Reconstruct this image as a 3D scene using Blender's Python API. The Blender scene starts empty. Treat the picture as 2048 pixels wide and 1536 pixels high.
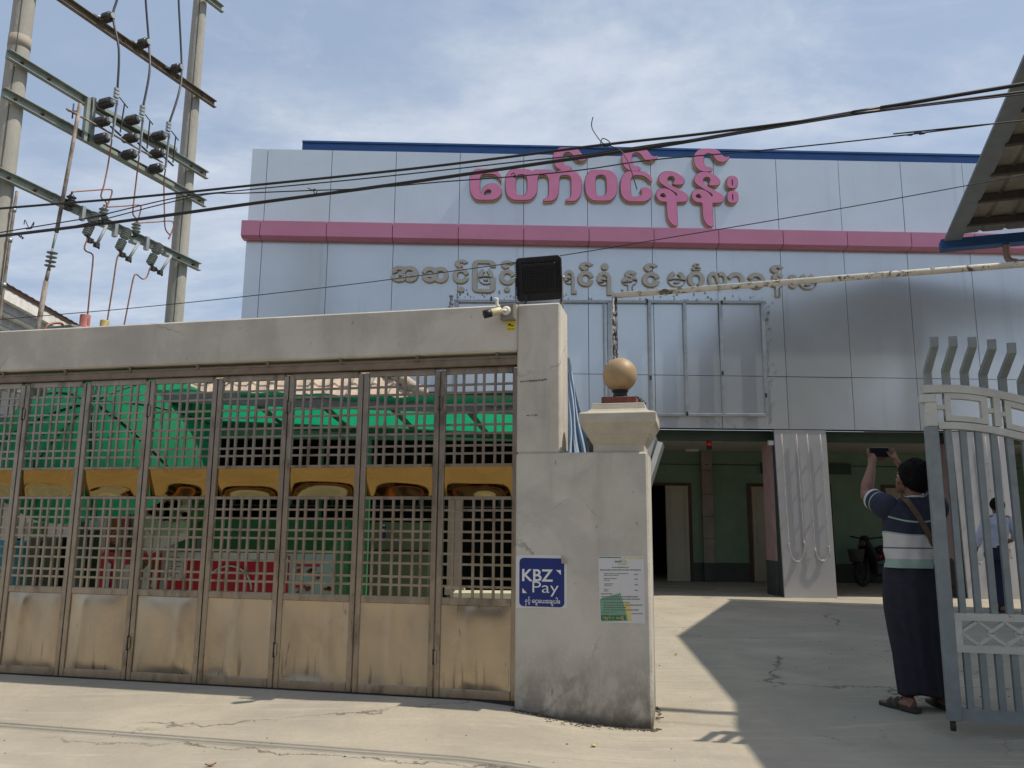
import bpy, bmesh, math, random
from mathutils import Vector, Matrix
R = math.radians
rnd = random.Random(7)
sc = bpy.context.scene
col = sc.collection

# ------------------------------------------------------------------ camera
FPX, PITCH, ROLL, CAMH = 1627.0, .1731, -.0084, 1.2      # focal length in pixels of the 2048 px wide photograph
FW = Vector((0, math.cos(PITCH), math.sin(PITCH)))
_u0 = Vector((0, -math.sin(PITCH), math.cos(PITCH))); _r0 = Vector((1, 0, 0))
RT = _r0*math.cos(ROLL) - _u0*math.sin(ROLL)
UP = _u0*math.cos(ROLL) + _r0*math.sin(ROLL)
EYE = Vector((0, 0, CAMH))
cd = bpy.data.cameras.new('camera'); cam = bpy.data.objects.new('camera', cd); col.objects.link(cam)
cd.sensor_width = 36; cd.lens = FPX/2048*36; cd.clip_end = 2000; cd.clip_start = .05
cam.matrix_world = Matrix((( RT.x, UP.x, -FW.x, 0), (RT.y, UP.y, -FW.y, 0), (RT.z, UP.z, -FW.z, CAMH), (0, 0, 0, 1)))
sc.camera = cam

# ------------------------------------------------------------------ light
SUN = Vector((.62, -.08, 1)).normalized()
ELEV = math.asin(SUN.z)
sc.view_settings.view_transform = 'Standard'; sc.view_settings.look = 'None'
sc.view_settings.exposure = .16; sc.view_settings.gamma = 1
ld = bpy.data.lights.new('sun', 'SUN'); ld.energy = 3.8; ld.angle = R(.53); ld.color = (1, .905, .77)
lo = bpy.data.objects.new('sun', ld); col.objects.link(lo)
lo.rotation_euler = SUN.to_track_quat('Z', 'Y').to_euler(); lo.location = (10, -2, 20)
w = bpy.data.worlds.new('World'); sc.world = w; w.use_nodes = True
nt = w.node_tree; N = nt.nodes; L = nt.links
bg = N['Background']; bg.inputs['Strength'].default_value = .105
sky = N.new('ShaderNodeTexSky'); sky.sky_type = 'NISHITA'; sky.sun_disc = False
sky.sun_elevation = ELEV; sky.sun_rotation = math.atan2(SUN.x, SUN.y)
sky.air_density = 1.0; sky.dust_density = 2.2; sky.ozone_density = 1.6
tc = N.new('ShaderNodeTexCoord'); sep = N.new('ShaderNodeSeparateXYZ'); L.new(tc.outputs['Generated'], sep.inputs[0])
def math_node(op, a, b=None, tree=None):
    n = (tree or nt).nodes.new('ShaderNodeMath'); n.operation = op
    for i, q in enumerate((a, b)):
        if q is None: continue
        if isinstance(q, (int, float)): n.inputs[i].default_value = q
        else: (tree or nt).links.new(q, n.inputs[i])
    return n.outputs[0]
zc = math_node('ADD', math_node('MAXIMUM', sep.outputs[2], 0.0), .16)
cmb = N.new('ShaderNodeCombineXYZ')
L.new(math_node('DIVIDE', sep.outputs[0], zc), cmb.inputs[0]); L.new(math_node('DIVIDE', sep.outputs[1], zc), cmb.inputs[1])
def wnoise(scale, detail, rough, off, dist=0):
    n = N.new('ShaderNodeTexNoise'); n.inputs['Scale'].default_value = scale; n.inputs['Detail'].default_value = detail
    n.inputs['Roughness'].default_value = rough; n.inputs['Distortion'].default_value = dist
    mp = N.new('ShaderNodeMapping'); mp.inputs['Location'].default_value = off; mp.inputs['Scale'].default_value = (1, 1.5, 1)
    L.new(cmb.outputs[0], mp.inputs[0]); L.new(mp.outputs[0], n.inputs['Vector']); return n.outputs['Fac']
def wramp(fac, a, b):
    n = N.new('ShaderNodeMapRange'); n.interpolation_type = 'SMOOTHSTEP'
    n.inputs['From Min'].default_value = a; n.inputs['From Max'].default_value = b; L.new(fac, n.inputs['Value']); return n.outputs[0]
c1 = wramp(wnoise(1.1, 9, .62, (3.1, 1.7, 0), .25), .40, .74)
c2 = wramp(wnoise(3.2, 8, .66, (8.0, 5.2, 0), .5), .50, .86)
cl = math_node('MINIMUM', math_node('ADD', math_node('MULTIPLY', c1, .62), math_node('MULTIPLY', c2, .3)), .78)
cl = math_node('ADD', math_node('MULTIPLY', cl, 1.02), .05)
hz = N.new('ShaderNodeMix'); hz.data_type = 'RGBA'; hz.inputs['Factor'].default_value = .62; L.new(sky.outputs[0], hz.inputs['A']); hz.inputs['B'].default_value = (3.6, 4.6, 6.2, 1)
mx = N.new('ShaderNodeMix'); mx.data_type = 'RGBA'; L.new(cl, mx.inputs['Factor']); L.new(hz.outputs['Result'], mx.inputs['A'])
mx.inputs['B'].default_value = (7.3, 7.6, 8.1, 1); L.new(mx.outputs['Result'], bg.inputs['Color'])

# ------------------------------------------------------------------ photograph geometry: pixel -> point on a real plane
GA, GD, FA, FD = -.2219, 5.824, .0263, 14.6366
def ray(x, y): return FW + RT*((x-1024)/FPX) + UP*((768-y)/FPX)
def ground_at(x, y, z=0): v = ray(x, y); return EYE + v*((z-CAMH)/v.z)
def at(x, y, d): v = ray(x, y); return EYE + v*(d/v.y)
def on_plane(x, y, a, d):
    v = ray(x, y); n = Vector((-math.sin(a), math.cos(a), 0)); return EYE + v*(d*math.cos(a)/v.dot(n))
def frame(a, d): return Matrix.Translation((0, d, 0)) @ Matrix.Rotation(a, 4, 'Z')
GM, FM = frame(GA, GD), frame(FA, FD)
GMI, FMI = GM.inverted(), FM.inverted()
def gl(x, y, off=0): return GMI @ on_plane(x, y, GA, GD + off/math.cos(GA))     # gate-plane local (x, off, z)
def fl(x, y, off=0): return FMI @ on_plane(x, y, FA, FD + off/math.cos(FA))     # hall-facade local

# ------------------------------------------------------------------ materials
MATS = {}
def mat(name, c, rough=.6, metal=0, var=.12, scale=4, bump=0, bscale=60, spec=.4, stretch=(1, 1, 1), c2=None, trans=0, extra=None, detail=6, emit=None, coat=0):
    if name in MATS: return MATS[name]
    m = bpy.data.materials.new(name); m.use_nodes = True; MATS[name] = m
    t = m.node_tree; n = t.nodes; l = t.links; b = n['Principled BSDF']
    b.inputs['Roughness'].default_value = rough; b.inputs['Metallic'].default_value = metal
    b.inputs['Specular IOR Level'].default_value = spec; b.inputs['Coat Weight'].default_value = coat
    g = n.new('ShaderNodeNewGeometry'); mp = n.new('ShaderNodeMapping'); mp.inputs['Scale'].default_value = stretch
    l.new(g.outputs['Position'], mp.inputs[0])
    nz = n.new('ShaderNodeTexNoise'); nz.inputs['Scale'].default_value = scale; nz.inputs['Detail'].default_value = detail
    nz.inputs['Roughness'].default_value = .62; l.new(mp.outputs[0], nz.inputs['Vector'])
    mr = n.new('ShaderNodeMapRange'); mr.inputs['From Min'].default_value = .32; mr.inputs['From Max'].default_value = .68
    l.new(nz.outputs['Fac'], mr.inputs['Value'])
    mi = n.new('ShaderNodeMix'); mi.data_type = 'RGBA'; l.new(mr.outputs[0], mi.inputs['Factor'])
    a = [max(0, q*(1-var)) for q in c]; bb = [min(1, q*(1+var)) for q in (c if c2 is None else c2)]
    mi.inputs['A'].default_value = (*a, 1); mi.inputs['B'].default_value = (*bb, 1)
    out = mi.outputs['Result']
    if extra: out = extra(t, g.outputs['Position'], out, b)
    l.new(out, b.inputs['Base Color'])
    if bump:
        bn = n.new('ShaderNodeTexNoise'); bn.inputs['Scale'].default_value = bscale; bn.inputs['Detail'].default_value = 5
        l.new(mp.outputs[0], bn.inputs['Vector'])
        bp = n.new('ShaderNodeBump'); bp.inputs['Strength'].default_value = bump; bp.inputs['Distance'].default_value = .02
        l.new(bn.outputs['Fac'], bp.inputs['Height']); l.new(bp.outputs[0], b.inputs['Normal'])
    if trans:
        tr = n.new('ShaderNodeBsdfTranslucent'); ms = n.new('ShaderNodeMixShader'); ms.inputs[0].default_value = trans
        l.new(out, tr.inputs['Color']); l.new(b.outputs[0], ms.inputs[1]); l.new(tr.outputs[0], ms.inputs[2])
        l.new(ms.outputs[0], n['Material Output'].inputs['Surface'])
    if emit: b.inputs['Emission Color'].default_value = (*emit[:3], 1); b.inputs['Emission Strength'].default_value = emit[3]
    return m
def n_noise(t, pos, scale, detail=6, rough=.6, stretch=(1, 1, 1), dist=0, off=(0, 0, 0)):
    mp = t.nodes.new('ShaderNodeMapping'); mp.inputs['Scale'].default_value = stretch; mp.inputs['Location'].default_value = off
    t.links.new(pos, mp.inputs[0])
    n = t.nodes.new('ShaderNodeTexNoise'); n.inputs['Scale'].default_value = scale; n.inputs['Detail'].default_value = detail
    n.inputs['Roughness'].default_value = rough; n.inputs['Distortion'].default_value = dist; t.links.new(mp.outputs[0], n.inputs['Vector'])
    return n.outputs['Fac']
def n_ramp(t, v, a, b, lo=0, hi=1):
    n = t.nodes.new('ShaderNodeMapRange'); n.interpolation_type = 'SMOOTHSTEP'
    for k, q in zip(('From Min', 'From Max', 'To Min', 'To Max'), (a, b, lo, hi)): n.inputs[k].default_value = q
    t.links.new(v, n.inputs['Value']); return n.outputs[0]
def n_mix(t, f, a, b):
    n = t.nodes.new('ShaderNodeMix'); n.data_type = 'RGBA'
    for k, q in (('Factor', f), ('A', a), ('B', b)):
        if isinstance(q, (int, float)): n.inputs[k].default_value = q
        elif isinstance(q, tuple): n.inputs[k].default_value = (*q, 1)
        else: t.links.new(q, n.inputs[k])
    return n.outputs['Result']
def n_z(t, pos):
    s = t.nodes.new('ShaderNodeSeparateXYZ'); t.links.new(pos, s.inputs[0]); return s.outputs[2]
def mul(t, a, b): return math_node('MULTIPLY', a, b, t)
def add(t, a, b): return math_node('ADD', a, b, t)
def cracks(t, pos, scale, width, off=(0, 0, 0), stretch=(1, 1, 1), dist=.35):
    nz = t.nodes.new('ShaderNodeTexNoise'); nz.inputs['Scale'].default_value = 2.2; nz.inputs['Detail'].default_value = 7; nz.inputs['Roughness'].default_value = .65
    t.links.new(pos, nz.inputs['Vector'])
    vm = t.nodes.new('ShaderNodeVectorMath'); vm.operation = 'MULTIPLY_ADD'; vm.inputs[1].default_value = (dist, dist, dist)
    t.links.new(nz.outputs['Color'], vm.inputs[0]); t.links.new(pos, vm.inputs[2])
    mp = t.nodes.new('ShaderNodeMapping'); mp.inputs['Location'].default_value = off; mp.inputs['Scale'].default_value = stretch; t.links.new(vm.outputs[0], mp.inputs[0])
    v = t.nodes.new('ShaderNodeTexVoronoi'); v.feature = 'DISTANCE_TO_EDGE'; v.inputs['Scale'].default_value = scale; t.links.new(mp.outputs[0], v.inputs['Vector'])
    return n_ramp(t, v.outputs['Distance'], 0, width, 1, 0)

def plaster_extra(t, p, c, b):
    f = n_ramp(t, n_noise(t, p, 1.6, 8, .6, (1, 1, 1), .4), .48, .60)
    c = n_mix(t, mul(t, f, .5), c, (.39, .375, .345))
    f = n_ramp(t, n_noise(t, p, 1.1, 7, .6, (1, 1, .8), .6, (4, 9, 2)), .54, .62)
    c = n_mix(t, mul(t, f, .45), c, (.58, .555, .50))
    f = n_ramp(t, n_noise(t, p, 5, 6, .6, (1, 1, .12)), .52, .72)             # rain streaks
    c = n_mix(t, mul(t, f, .26), c, (.23, .215, .18))
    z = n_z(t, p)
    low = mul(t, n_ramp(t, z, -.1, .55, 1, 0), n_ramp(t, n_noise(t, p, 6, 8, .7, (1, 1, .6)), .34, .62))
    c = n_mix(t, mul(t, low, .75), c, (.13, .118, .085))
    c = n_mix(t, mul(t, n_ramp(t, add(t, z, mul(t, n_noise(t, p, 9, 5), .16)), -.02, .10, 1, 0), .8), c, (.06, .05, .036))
    cr = mul(t, cracks(t, p, .9, .012, (.3, .2, .7)), n_ramp(t, n_noise(t, p, 1.1, 3), .5, .62))
    c = n_mix(t, mul(t, cr, .55), c, (.13, .12, .10))
    sp = n_ramp(t, n_noise(t, p, 26, 3, .5, (1, 1, .5)), .70, .76)
    return n_mix(t, mul(t, sp, .5), c, (.12, .11, .09))
M_plaster = mat('plaster', (.49, .462, .405), .85, var=.14, scale=2.2, bump=.22, bscale=45, extra=plaster_extra)
def ground_extra(t, p, c, b):
    f = n_ramp(t, n_noise(t, p, .55, 8, .62, (1, 1, 1), .6), .40, .66)
    c = n_mix(t, mul(t, f, .65), c, (.27, .25, .205))
    f = n_ramp(t, n_noise(t, p, 3.2, 8, .7, (.45, 1.3, 1)), .54, .70)
    c = n_mix(t, mul(t, f, .35), c, (.25, .23, .19))
    f = n_ramp(t, n_noise(t, p, 5.0, 8, .7, (.35, 1.6, 1), 0, (7, 3, 0)), .55, .72)
    c = n_mix(t, mul(t, f, .35), c, (.52, .47, .38))
    cr = mul(t, cracks(t, p, .33, .006, (1.3, 2.55, 0), (.5, 1.25, 1), .55), n_ramp(t, n_noise(t, p, .7, 2, .5, (1, 1, 1), 0, (3, 1, 0)), .40, .5))
    c = n_mix(t, mul(t, cr, .8), c, (.07, .06, .05))
    cr = mul(t, cracks(t, p, 1.4, .012, (4.3, .5, 0), (.4, 1.3, 1), .5), n_ramp(t, n_noise(t, p, .9, 3, .5, (1, 1, 1), 0, (9, 4, 0)), .58, .66))
    c = n_mix(t, mul(t, cr, .6), c, (.11, .10, .08))
    f = n_ramp(t, n_noise(t, p, 2.0, 6, .6, (.22, 9, 1), .3), .55, .72)
    c = n_mix(t, mul(t, f, .28), c, (.54, .49, .40))
    f = n_ramp(t, n_noise(t, p, 1.3, 7, .7, (1, 1, 1), .8, (2, 9, 0)), .60, .72)
    c = n_mix(t, mul(t, f, .5), c, (.19, .17, .14))
    sp = n_ramp(t, n_noise(t, p, 38, 2, .5, (.6, 1.4, 1)), .73, .78)
    return n_mix(t, mul(t, sp, .6), c, (.14, .12, .09))
M_ground = mat('concrete_ground', (.375, .335, .265), .9, var=.12, scale=1.1, bump=.35, bscale=22, extra=ground_extra)
def acp_extra(t, p, c, b):
    f = n_ramp(t, n_noise(t, p, .8, 4, .5), .35, .7)
    c = n_mix(t, mul(t, f, .15), c, (.46, .48, .50))
    f = n_ramp(t, n_noise(t, p, 4, 6, .6, (1, 1, .06)), .56, .74)
    return n_mix(t, mul(t, f, .22), c, (.30, .32, .33))
M_acp = mat('silver_cladding', (.57, .615, .645), .22, metal=.52, var=.05, scale=.9, bump=.09, bscale=.7, extra=acp_extra, spec=.5)
M_acp_pink = mat('pink_cladding', (.47, .19, .285), .32, metal=.12, var=.05, scale=1.5, bump=.03, bscale=1.2)
M_gap = mat('joint_sealant', (.035, .045, .06), .8)
M_pink = mat('sign_pink', (.60, .20, .36), .38, var=.06, scale=3)
M_beige = mat('sign_edge', (.50, .38, .22), .45, var=.15, scale=6)
M_rim = mat('sign_rim', (.10, .035, .07), .5)
M_blue = mat('blue_metal', (.022, .085, .25), .45, var=.15, scale=3, stretch=(1, 1, 4))
def steel_extra(t, p, c, b):
    f = n_ramp(t, n_noise(t, p, 3.5, 7, .6, (1, 1, .5), .3), .5, .72)
    c = n_mix(t, mul(t, f, .28), c, (.17, .125, .08))
    z = n_z(t, p)
    f = mul(t, n_ramp(t, z, .0, .38, 1, 0), n_ramp(t, n_noise(t, p, 24, 5, .6, (1, 1, .07)), .56, .68))
    c = n_mix(t, mul(t, f, .75), c, (.09, .06, .04))
    f = n_ramp(t, n_noise(t, p, 7, 3, .5, (2.2, 2.2, .5), 1.2, (5, 2, 1)), .70, .74)
    c = n_mix(t, mul(t, f, .5), c, (.10, .08, .065))
    mr = n_ramp(t, n_noise(t, p, 3.0, 5, .6, (1, 1, .4), 0, (2, 7, 4)), .35, .7, .26, .46); t.links.new(mr, b.inputs['Roughness'])
    return c
M_steel = mat('stainless_sheet', (.47, .40, .305), .32, metal=.9, var=.10, scale=1.5, extra=steel_extra, bump=.02, bscale=3)
def frame_extra(t, p, c, b):
    f = n_ramp(t, n_noise(t, p, 9, 6, .65, (1, 1, .35)), .5, .68)
    return n_mix(t, mul(t, f, .6), c, (.10, .075, .055))
M_frame = mat('stainless_tube', (.33, .285, .23), .34, metal=.85, var=.15, scale=6, extra=frame_extra)
M_gold = mat('gold_mirror_sheet', (.27, .175, .06), .06, metal=1, var=.08, scale=3, bump=.05, bscale=6)
M_track = mat('brown_track', (.20, .155, .115), .5, metal=.3, var=.25, scale=8)
M_dark = mat('dark_iron', (.035, .032, .03), .55, var=.3, scale=20)
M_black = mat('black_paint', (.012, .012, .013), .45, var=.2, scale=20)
M_rubber = mat('black_rubber', (.014, .014, .015), .75)
M_white = mat('white_paint', (.66, .66, .63), .5, var=.10, scale=9, c2=(.62, .61, .55))

# ------------------------------------------------------------------ mesh builder
def vec(p): return Vector(p)
class MB:
    def __init__(s): s.v = []; s.f = []; s.m = []; s.s = []
    def addf(s, vs, fs, m=0, sm=False):
        o = len(s.v); s.v += [Vector(q) for q in vs]
        for q in fs: s.f.append([o+i for i in q]); s.m.append(m); s.s.append(sm)
        return s
    def box(s, c, d, rot=None, m=0):
        c = Vector(c); q = []
        for k in range(8):
            p = Vector(((k & 1)-.5, ((k >> 1) & 1)-.5, (k >> 2)-.5)); p = Vector((p.x*d[0], p.y*d[1], p.z*d[2]))
            if rot is not None: p = rot @ p
            q.append(c+p)
        return s.addf(q, [(0, 2, 3, 1), (4, 5, 7, 6), (0, 1, 5, 4), (2, 6, 7, 3), (0, 4, 6, 2), (1, 3, 7, 5)], m)
    def bx(s, x0, x1, y0, y1, z0, z1, m=0): return s.box(((x0+x1)/2, (y0+y1)/2, (z0+z1)/2), (abs(x1-x0), abs(y1-y0), abs(z1-z0)), None, m)
    def bar(s, a, b, wd, ht, up=(0, 0, 1), m=0):                            # rectangular bar from a to b
        a, b = Vector(a), Vector(b); z = (b-a); ln = z.length; z.normalize(); u = Vector(up)
        x = u.cross(z)
        if x.length < 1e-4: x = Vector((1, 0, 0)).cross(z)
        x.normalize(); y = z.cross(x)
        return s.box((a+b)/2, (wd, ht, ln), Matrix((x, y, z)).transposed(), m)
    def tube(s, pts, r, n=8, m=0, cap=True, sm=True, flat=None):
        pts = [Vector(p) for p in pts]; k = len(pts); rr = r if isinstance(r, (list, tuple)) else [r]*k
        vs = []; fr = None
        for i, p in enumerate(pts):
            tn = (pts[min(i+1, k-1)]-pts[max(i-1, 0)]).normalized()
            if fr is None:
                u = Vector((0, 0, 1)) if abs(tn.z) < .9 else Vector((1, 0, 0))
                a = tn.cross(u).normalized()
            else:
                a = fr - tn*fr.dot(tn); a.normalize()
            fr = a; b = tn.cross(a)
            for j in range(n):
                th = 2*math.pi*j/n; f2 = 1 if flat is None else flat
                vs.append(p + a*(math.cos(th)*rr[i]) + b*(math.sin(th)*rr[i]*f2))
        fs = [(i*n+j, i*n+(j+1) % n, (i+1)*n+(j+1) % n, (i+1)*n+j) for i in range(k-1) for j in range(n)]
        s.addf(vs, fs, m, sm)
        if cap: s.addf([], [], m); o = len(s.v)-k*n; s.f += [[o+j for j in range(n)][::-1], [o+(k-1)*n+j for j in range(n)]]; s.m += [m, m]; s.s += [False, False]
        return s
    def lathe(s, prof, n=16, m=0, T=None, sm=True):
        T = T or Matrix.Identity(4); k = len(prof); vs = [T @ Vector((r*math.cos(2*math.pi*j/n), r*math.sin(2*math.pi*j/n), z)) for r, z in prof for j in range(n)]
        fs = [(i*n+j, i*n+(j+1) % n, (i+1)*n+(j+1) % n, (i+1)*n+j) for i in range(k-1) for j in range(n)]
        fs += [tuple(range(n))[::-1], tuple((k-1)*n+j for j in range(n))]
        s.addf(vs, fs[:-2], m, sm); o = len(s.v)-k*n
        s.f += [[o+j for j in fs[-2]], [o+j for j in fs[-1]]]; s.m += [m, m]; s.s += [False, False]; return s
    def prism(s, poly, fn, d0, d1, m=0):                                     # poly (a,b); fn(a,b,d) -> point
        n = len(poly); vs = [fn(a, b, d0) for a, b in poly]+[fn(a, b, d1) for a, b in poly]
        return s.addf(vs, [tuple(range(n))[::-1], tuple(range(n, 2*n))]+[(i, (i+1) % n, n+(i+1) % n, n+i) for i in range(n)], m)
    def grid(s, fn, nu, nv, m=0, sm=True, wrap=False):
        vs = [fn(i/nu, j/nv) for j in range(nv+1) for i in range(nu if wrap else nu+1)]; q = nu if wrap else nu+1
        fs = [(j*q+i, j*q+(i+1) % q, (j+1)*q+(i+1) % q, (j+1)*q+i) for j in range(nv) for i in range(nu)]
        return s.addf(vs, fs, m, sm)
    def sphere(s, c, r, n=16, m=0, sc=(1, 1, 1), T=None):
        c = Vector(c); k = n//2
        def fn(u, v):
            th = 2*math.pi*u; ph = math.pi*v; p = Vector((math.sin(ph)*math.cos(th)*sc[0], math.sin(ph)*math.sin(th)*sc[1], -math.cos(ph)*sc[2]))*r
            return c+((T @ p) if T else p)
        return s.grid(fn, n, k, m, True, True)
    def torus(s, c, R0, r, T=None, n=28, k=8, m=0):
        T = T or Matrix.Identity(3); c = Vector(c)
        vs = [c + T @ Vector(((R0+r*math.cos(2*math.pi*j/k))*math.cos(2*math.pi*i/n), (R0+r*math.cos(2*math.pi*j/k))*math.sin(2*math.pi*i/n), r*math.sin(2*math.pi*j/k))) for i in range(n) for j in range(k)]
        return s.addf(vs, [(i*k+j, ((i+1) % n)*k+j, ((i+1) % n)*k+(j+1) % k, i*k+(j+1) % k) for i in range(n) for j in range(k)], m, True)
    def xf(s, M): s.v = [M @ p for p in s.v]; return s
    def mesh(s, name, mats, bevel=0, fixn=True, T=None):
        me = bpy.data.meshes.new(name)
        me.from_pydata([tuple((T @ p) if T else p) for p in s.v], [], s.f)
        for mm in (mats if isinstance(mats, (list, tuple)) else [mats]): me.materials.append(mm)
        me.polygons.foreach_set('material_index', s.m); me.polygons.foreach_set('use_smooth', s.s)
        if bevel or fixn:
            bm = bmesh.new(); bm.from_mesh(me); bmesh.ops.remove_doubles(bm, verts=bm.verts, dist=1e-6)
            if fixn: bmesh.ops.recalc_face_normals(bm, faces=bm.faces)
            if bevel:
                es = [e for e in bm.edges if len(e.link_faces) == 2 and e.calc_face_angle(0) > R(35)]
                bmesh.ops.bevel(bm, geom=es, offset=bevel, segments=1, affect='EDGES', clamp_overlap=True)
            bm.to_mesh(me); bm.free()
        me.update(); return me
XF = {}
def tag(o, label=None, cat=None, group=None, kind=None):
    for k, q in (('label', label), ('category', cat), ('group', group), ('kind', kind)):
        if q: o[k] = q
    return o
def thing(name, label, cat, M=None, group=None):
    M = M or Matrix.Identity(4)
    o = bpy.data.objects.new(name, None); col.objects.link(o); o.matrix_world = M; o.empty_display_size = .2; XF[o.name] = M
    return tag(o, label, cat, group)
def part(name, mb, mats, parent, world=False, bevel=0, label=None, fixn=True):
    T = XF[parent.name].inverted() if world else None
    o = bpy.data.objects.new(name, mb.mesh(name, mats, bevel, fixn, T)); col.objects.link(o); o.parent = parent; XF[o.name] = XF[parent.name]
    if label: o['label'] = label
    return o
def solo(name, mb, mats, label, cat, group=None, kind=None, bevel=0, fixn=True):
    n = len(mb.v); cx = sum(p.x for p in mb.v)/n; cy = sum(p.y for p in mb.v)/n; cz = min(p.z for p in mb.v)
    if kind == 'structure': cx = cy = cz = 0
    me = mb.mesh(name, mats, bevel, fixn, Matrix.Translation((-cx, -cy, -cz)))
    o = bpy.data.objects.new(name, me); col.objects.link(o); o.location = (cx, cy, cz); XF[o.name] = Matrix.Translation((cx, cy, cz))
    return tag(o, label, cat, group, kind)
def kids(o): return [c for c in bpy.data.objects if c.parent == o]
def copy_tree(o, M, label=None, group=None):
    def rec(q, par):
        c = q.copy(); col.objects.link(c)
        if par: c.parent = par
        for k in kids(q):
            if k != c: rec(k, c)
        return c
    c = rec(o, None); c.matrix_world = M; XF[c.name] = M
    return tag(c, label, None, group)
def spline(pts, n=6):
    pts = [Vector(p) for p in pts]; out = []
    for i in range(len(pts)-1):
        p0, p1, p2, p3 = pts[max(i-1, 0)], pts[i], pts[i+1], pts[min(i+2, len(pts)-1)]
        for k in range(n):
            t = k/n; out.append(.5*((2*p1)+(p2-p0)*t+(2*p0-5*p1+4*p2-p3)*t*t+(3*p1-p0-3*p2+p3)*t**3))
    return out+[pts[-1]]
def sstep(a, b, x): t = min(1, max(0, (x-a)/(b-a))); return t*t*(3-2*t)

# ------------------------------------------------------------------ flat shapes and lettering turned into meshes
def shape_mesh(name, loops, depth, rim=0, conv=None):
    cu = bpy.data.curves.new(name, 'CURVE'); cu.dimensions = '2D'; cu.fill_mode = 'BOTH'; cu.extrude = depth/2; cu.bevel_depth = rim; cu.bevel_resolution = 0
    for lp in loops:
        sp = cu.splines.new('POLY'); sp.points.add(len(lp)-1); sp.use_cyclic_u = True
        for q, p in zip(sp.points, lp): q.co = (p[0], p[1], 0, 1)
    return curve_to_mesh(cu, name)
def curve_to_mesh(cu, name):
    o = bpy.data.objects.new(name, cu); col.objects.link(o); bpy.context.view_layer.update()
    me = bpy.data.meshes.new_from_object(o.evaluated_get(bpy.context.evaluated_depsgraph_get())); me.name = name
    bpy.data.objects.remove(o); bpy.data.curves.remove(cu); return me
def chaikin(p, it=1):
    for _ in range(it):
        q = []
        for i in range(len(p)):
            a, b = p[i], p[(i+1) % len(p)]
            q += [(a[0]*.75+b[0]*.25, a[1]*.75+b[1]*.25), (a[0]*.25+b[0]*.75, a[1]*.25+b[1]*.75)]
        p = q
    return p
def text_mesh(s, depth=.004, offset=0, bevel=0):
    cu = bpy.data.curves.new('lettering', 'FONT'); cu.body = s; cu.extrude = depth/2; cu.offset = offset; cu.resolution_u = 5; cu.bevel_depth = bevel; cu.bevel_resolution = 0
    return curve_to_mesh(cu, 'lettering')
def me_bounds(me):
    xs = [v.co.x for v in me.vertices]; ys = [v.co.y for v in me.vertices]; return min(xs), max(xs), min(ys), max(ys)
def me_to_mb(mb, me, fn, mfn=None):
    o = len(mb.v); mb.v += [fn(v.co) for v in me.vertices]
    for p in me.polygons:
        mb.f.append([o+i for i in p.vertices]); mb.m.append(mfn(p) if mfn else 0); mb.s.append(False)
    bpy.data.meshes.remove(me); return mb
def text_into(mb, s, x0, x1, z0, z1, fn, depth=.004, offset=0, m=0, bevel=0, mfn=None):
    """fit the lettering s into the box x0..x1, z0..z1 of a plane; fn(x, z, d) -> point"""
    me = text_mesh(s, depth, offset, bevel); a, b, c, d = me_bounds(me)
    sx = (x1-x0)/(b-a); sz = (z1-z0)/(d-c)
    return me_to_mb(mb, me, lambda q: fn(x0+(q.x-a)*sx, z0+(q.y-c)*sz, q.z), mfn or (lambda p: m))
# ================================================================== PART 1: SETTING
# ------------------------------------------------------------------ ground
def ground_z(x, y):
    d = (y-GD-math.tan(GA)*x)*math.cos(GA)
    z = -.10*sstep(-.3, .75, x)*(1-sstep(.05, .5, d))
    z -= .035*(1-sstep(-.5, -.02, d))*(1-sstep(-.3, .6, x))
    return z
gx = [-90, -50, -30, -20, -14] + [-10+i*.25 for i in range(72)] + [8, 9, 10, 12, 15, 20, 30, 50, 90]
gy = [-40, -20, -8, -2, 1, 2] + [2.5+i*.15 for i in range(45)] + [9.5+i*.5 for i in range(24)] + [23, 27, 35, 50, 80, 140, 260]
g = MB(); q = len(gx)
g.addf([(x, y, ground_z(x, y)) for y in gy for x in gx], [(j*q+i, j*q+i+1, (j+1)*q+i+1, (j+1)*q+i) for j in range(len(gy)-1) for i in range(q-1)], 0, True)
solo('ground', g, M_ground, 'pale cracked concrete ground of the street and yard', 'ground', kind='structure')

# ------------------------------------------------------------------ concrete gateway round the folding gate
gw = thing('gateway', 'grey plastered gateway with long header beam over the folding steel gate', 'gateway', GM)
m = MB(); m.bx(-7.2, .036, 0, .30, 2.463, 2.818)
part('header_beam', m, M_plaster, gw, bevel=.012)
m = MB(); m.bx(.036, .354, .003, .36, 1.716, 2.816)
part('pillar', m, M_plaster, gw, bevel=.012)
m = MB(); m.bx(.034, .963, 0, .42, -.2, 1.716)
part('pier', m, M_plaster, gw, bevel=.014)
m = MB()                                                            # old cracks and chips in the render coat
for (x0, z0, x1, z1, n) in ((.06, 2.235, .26, 2.245, 9), (.11, 1.985, .19, 1.99, 4)):
    for k in range(n):
        a, b = k/n, (k+.8)/n; m.bx(x0+(x1-x0)*a, x0+(x1-x0)*b, -.001, .002, z0+(z1-z0)*a+rnd.uniform(-.003, .003)-.003, z0+(z1-z0)*a+rnd.uniform(.001, .004))
part('render_crack', m, mat('crack_dark', (.07, .06, .05), .9), gw)
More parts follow.
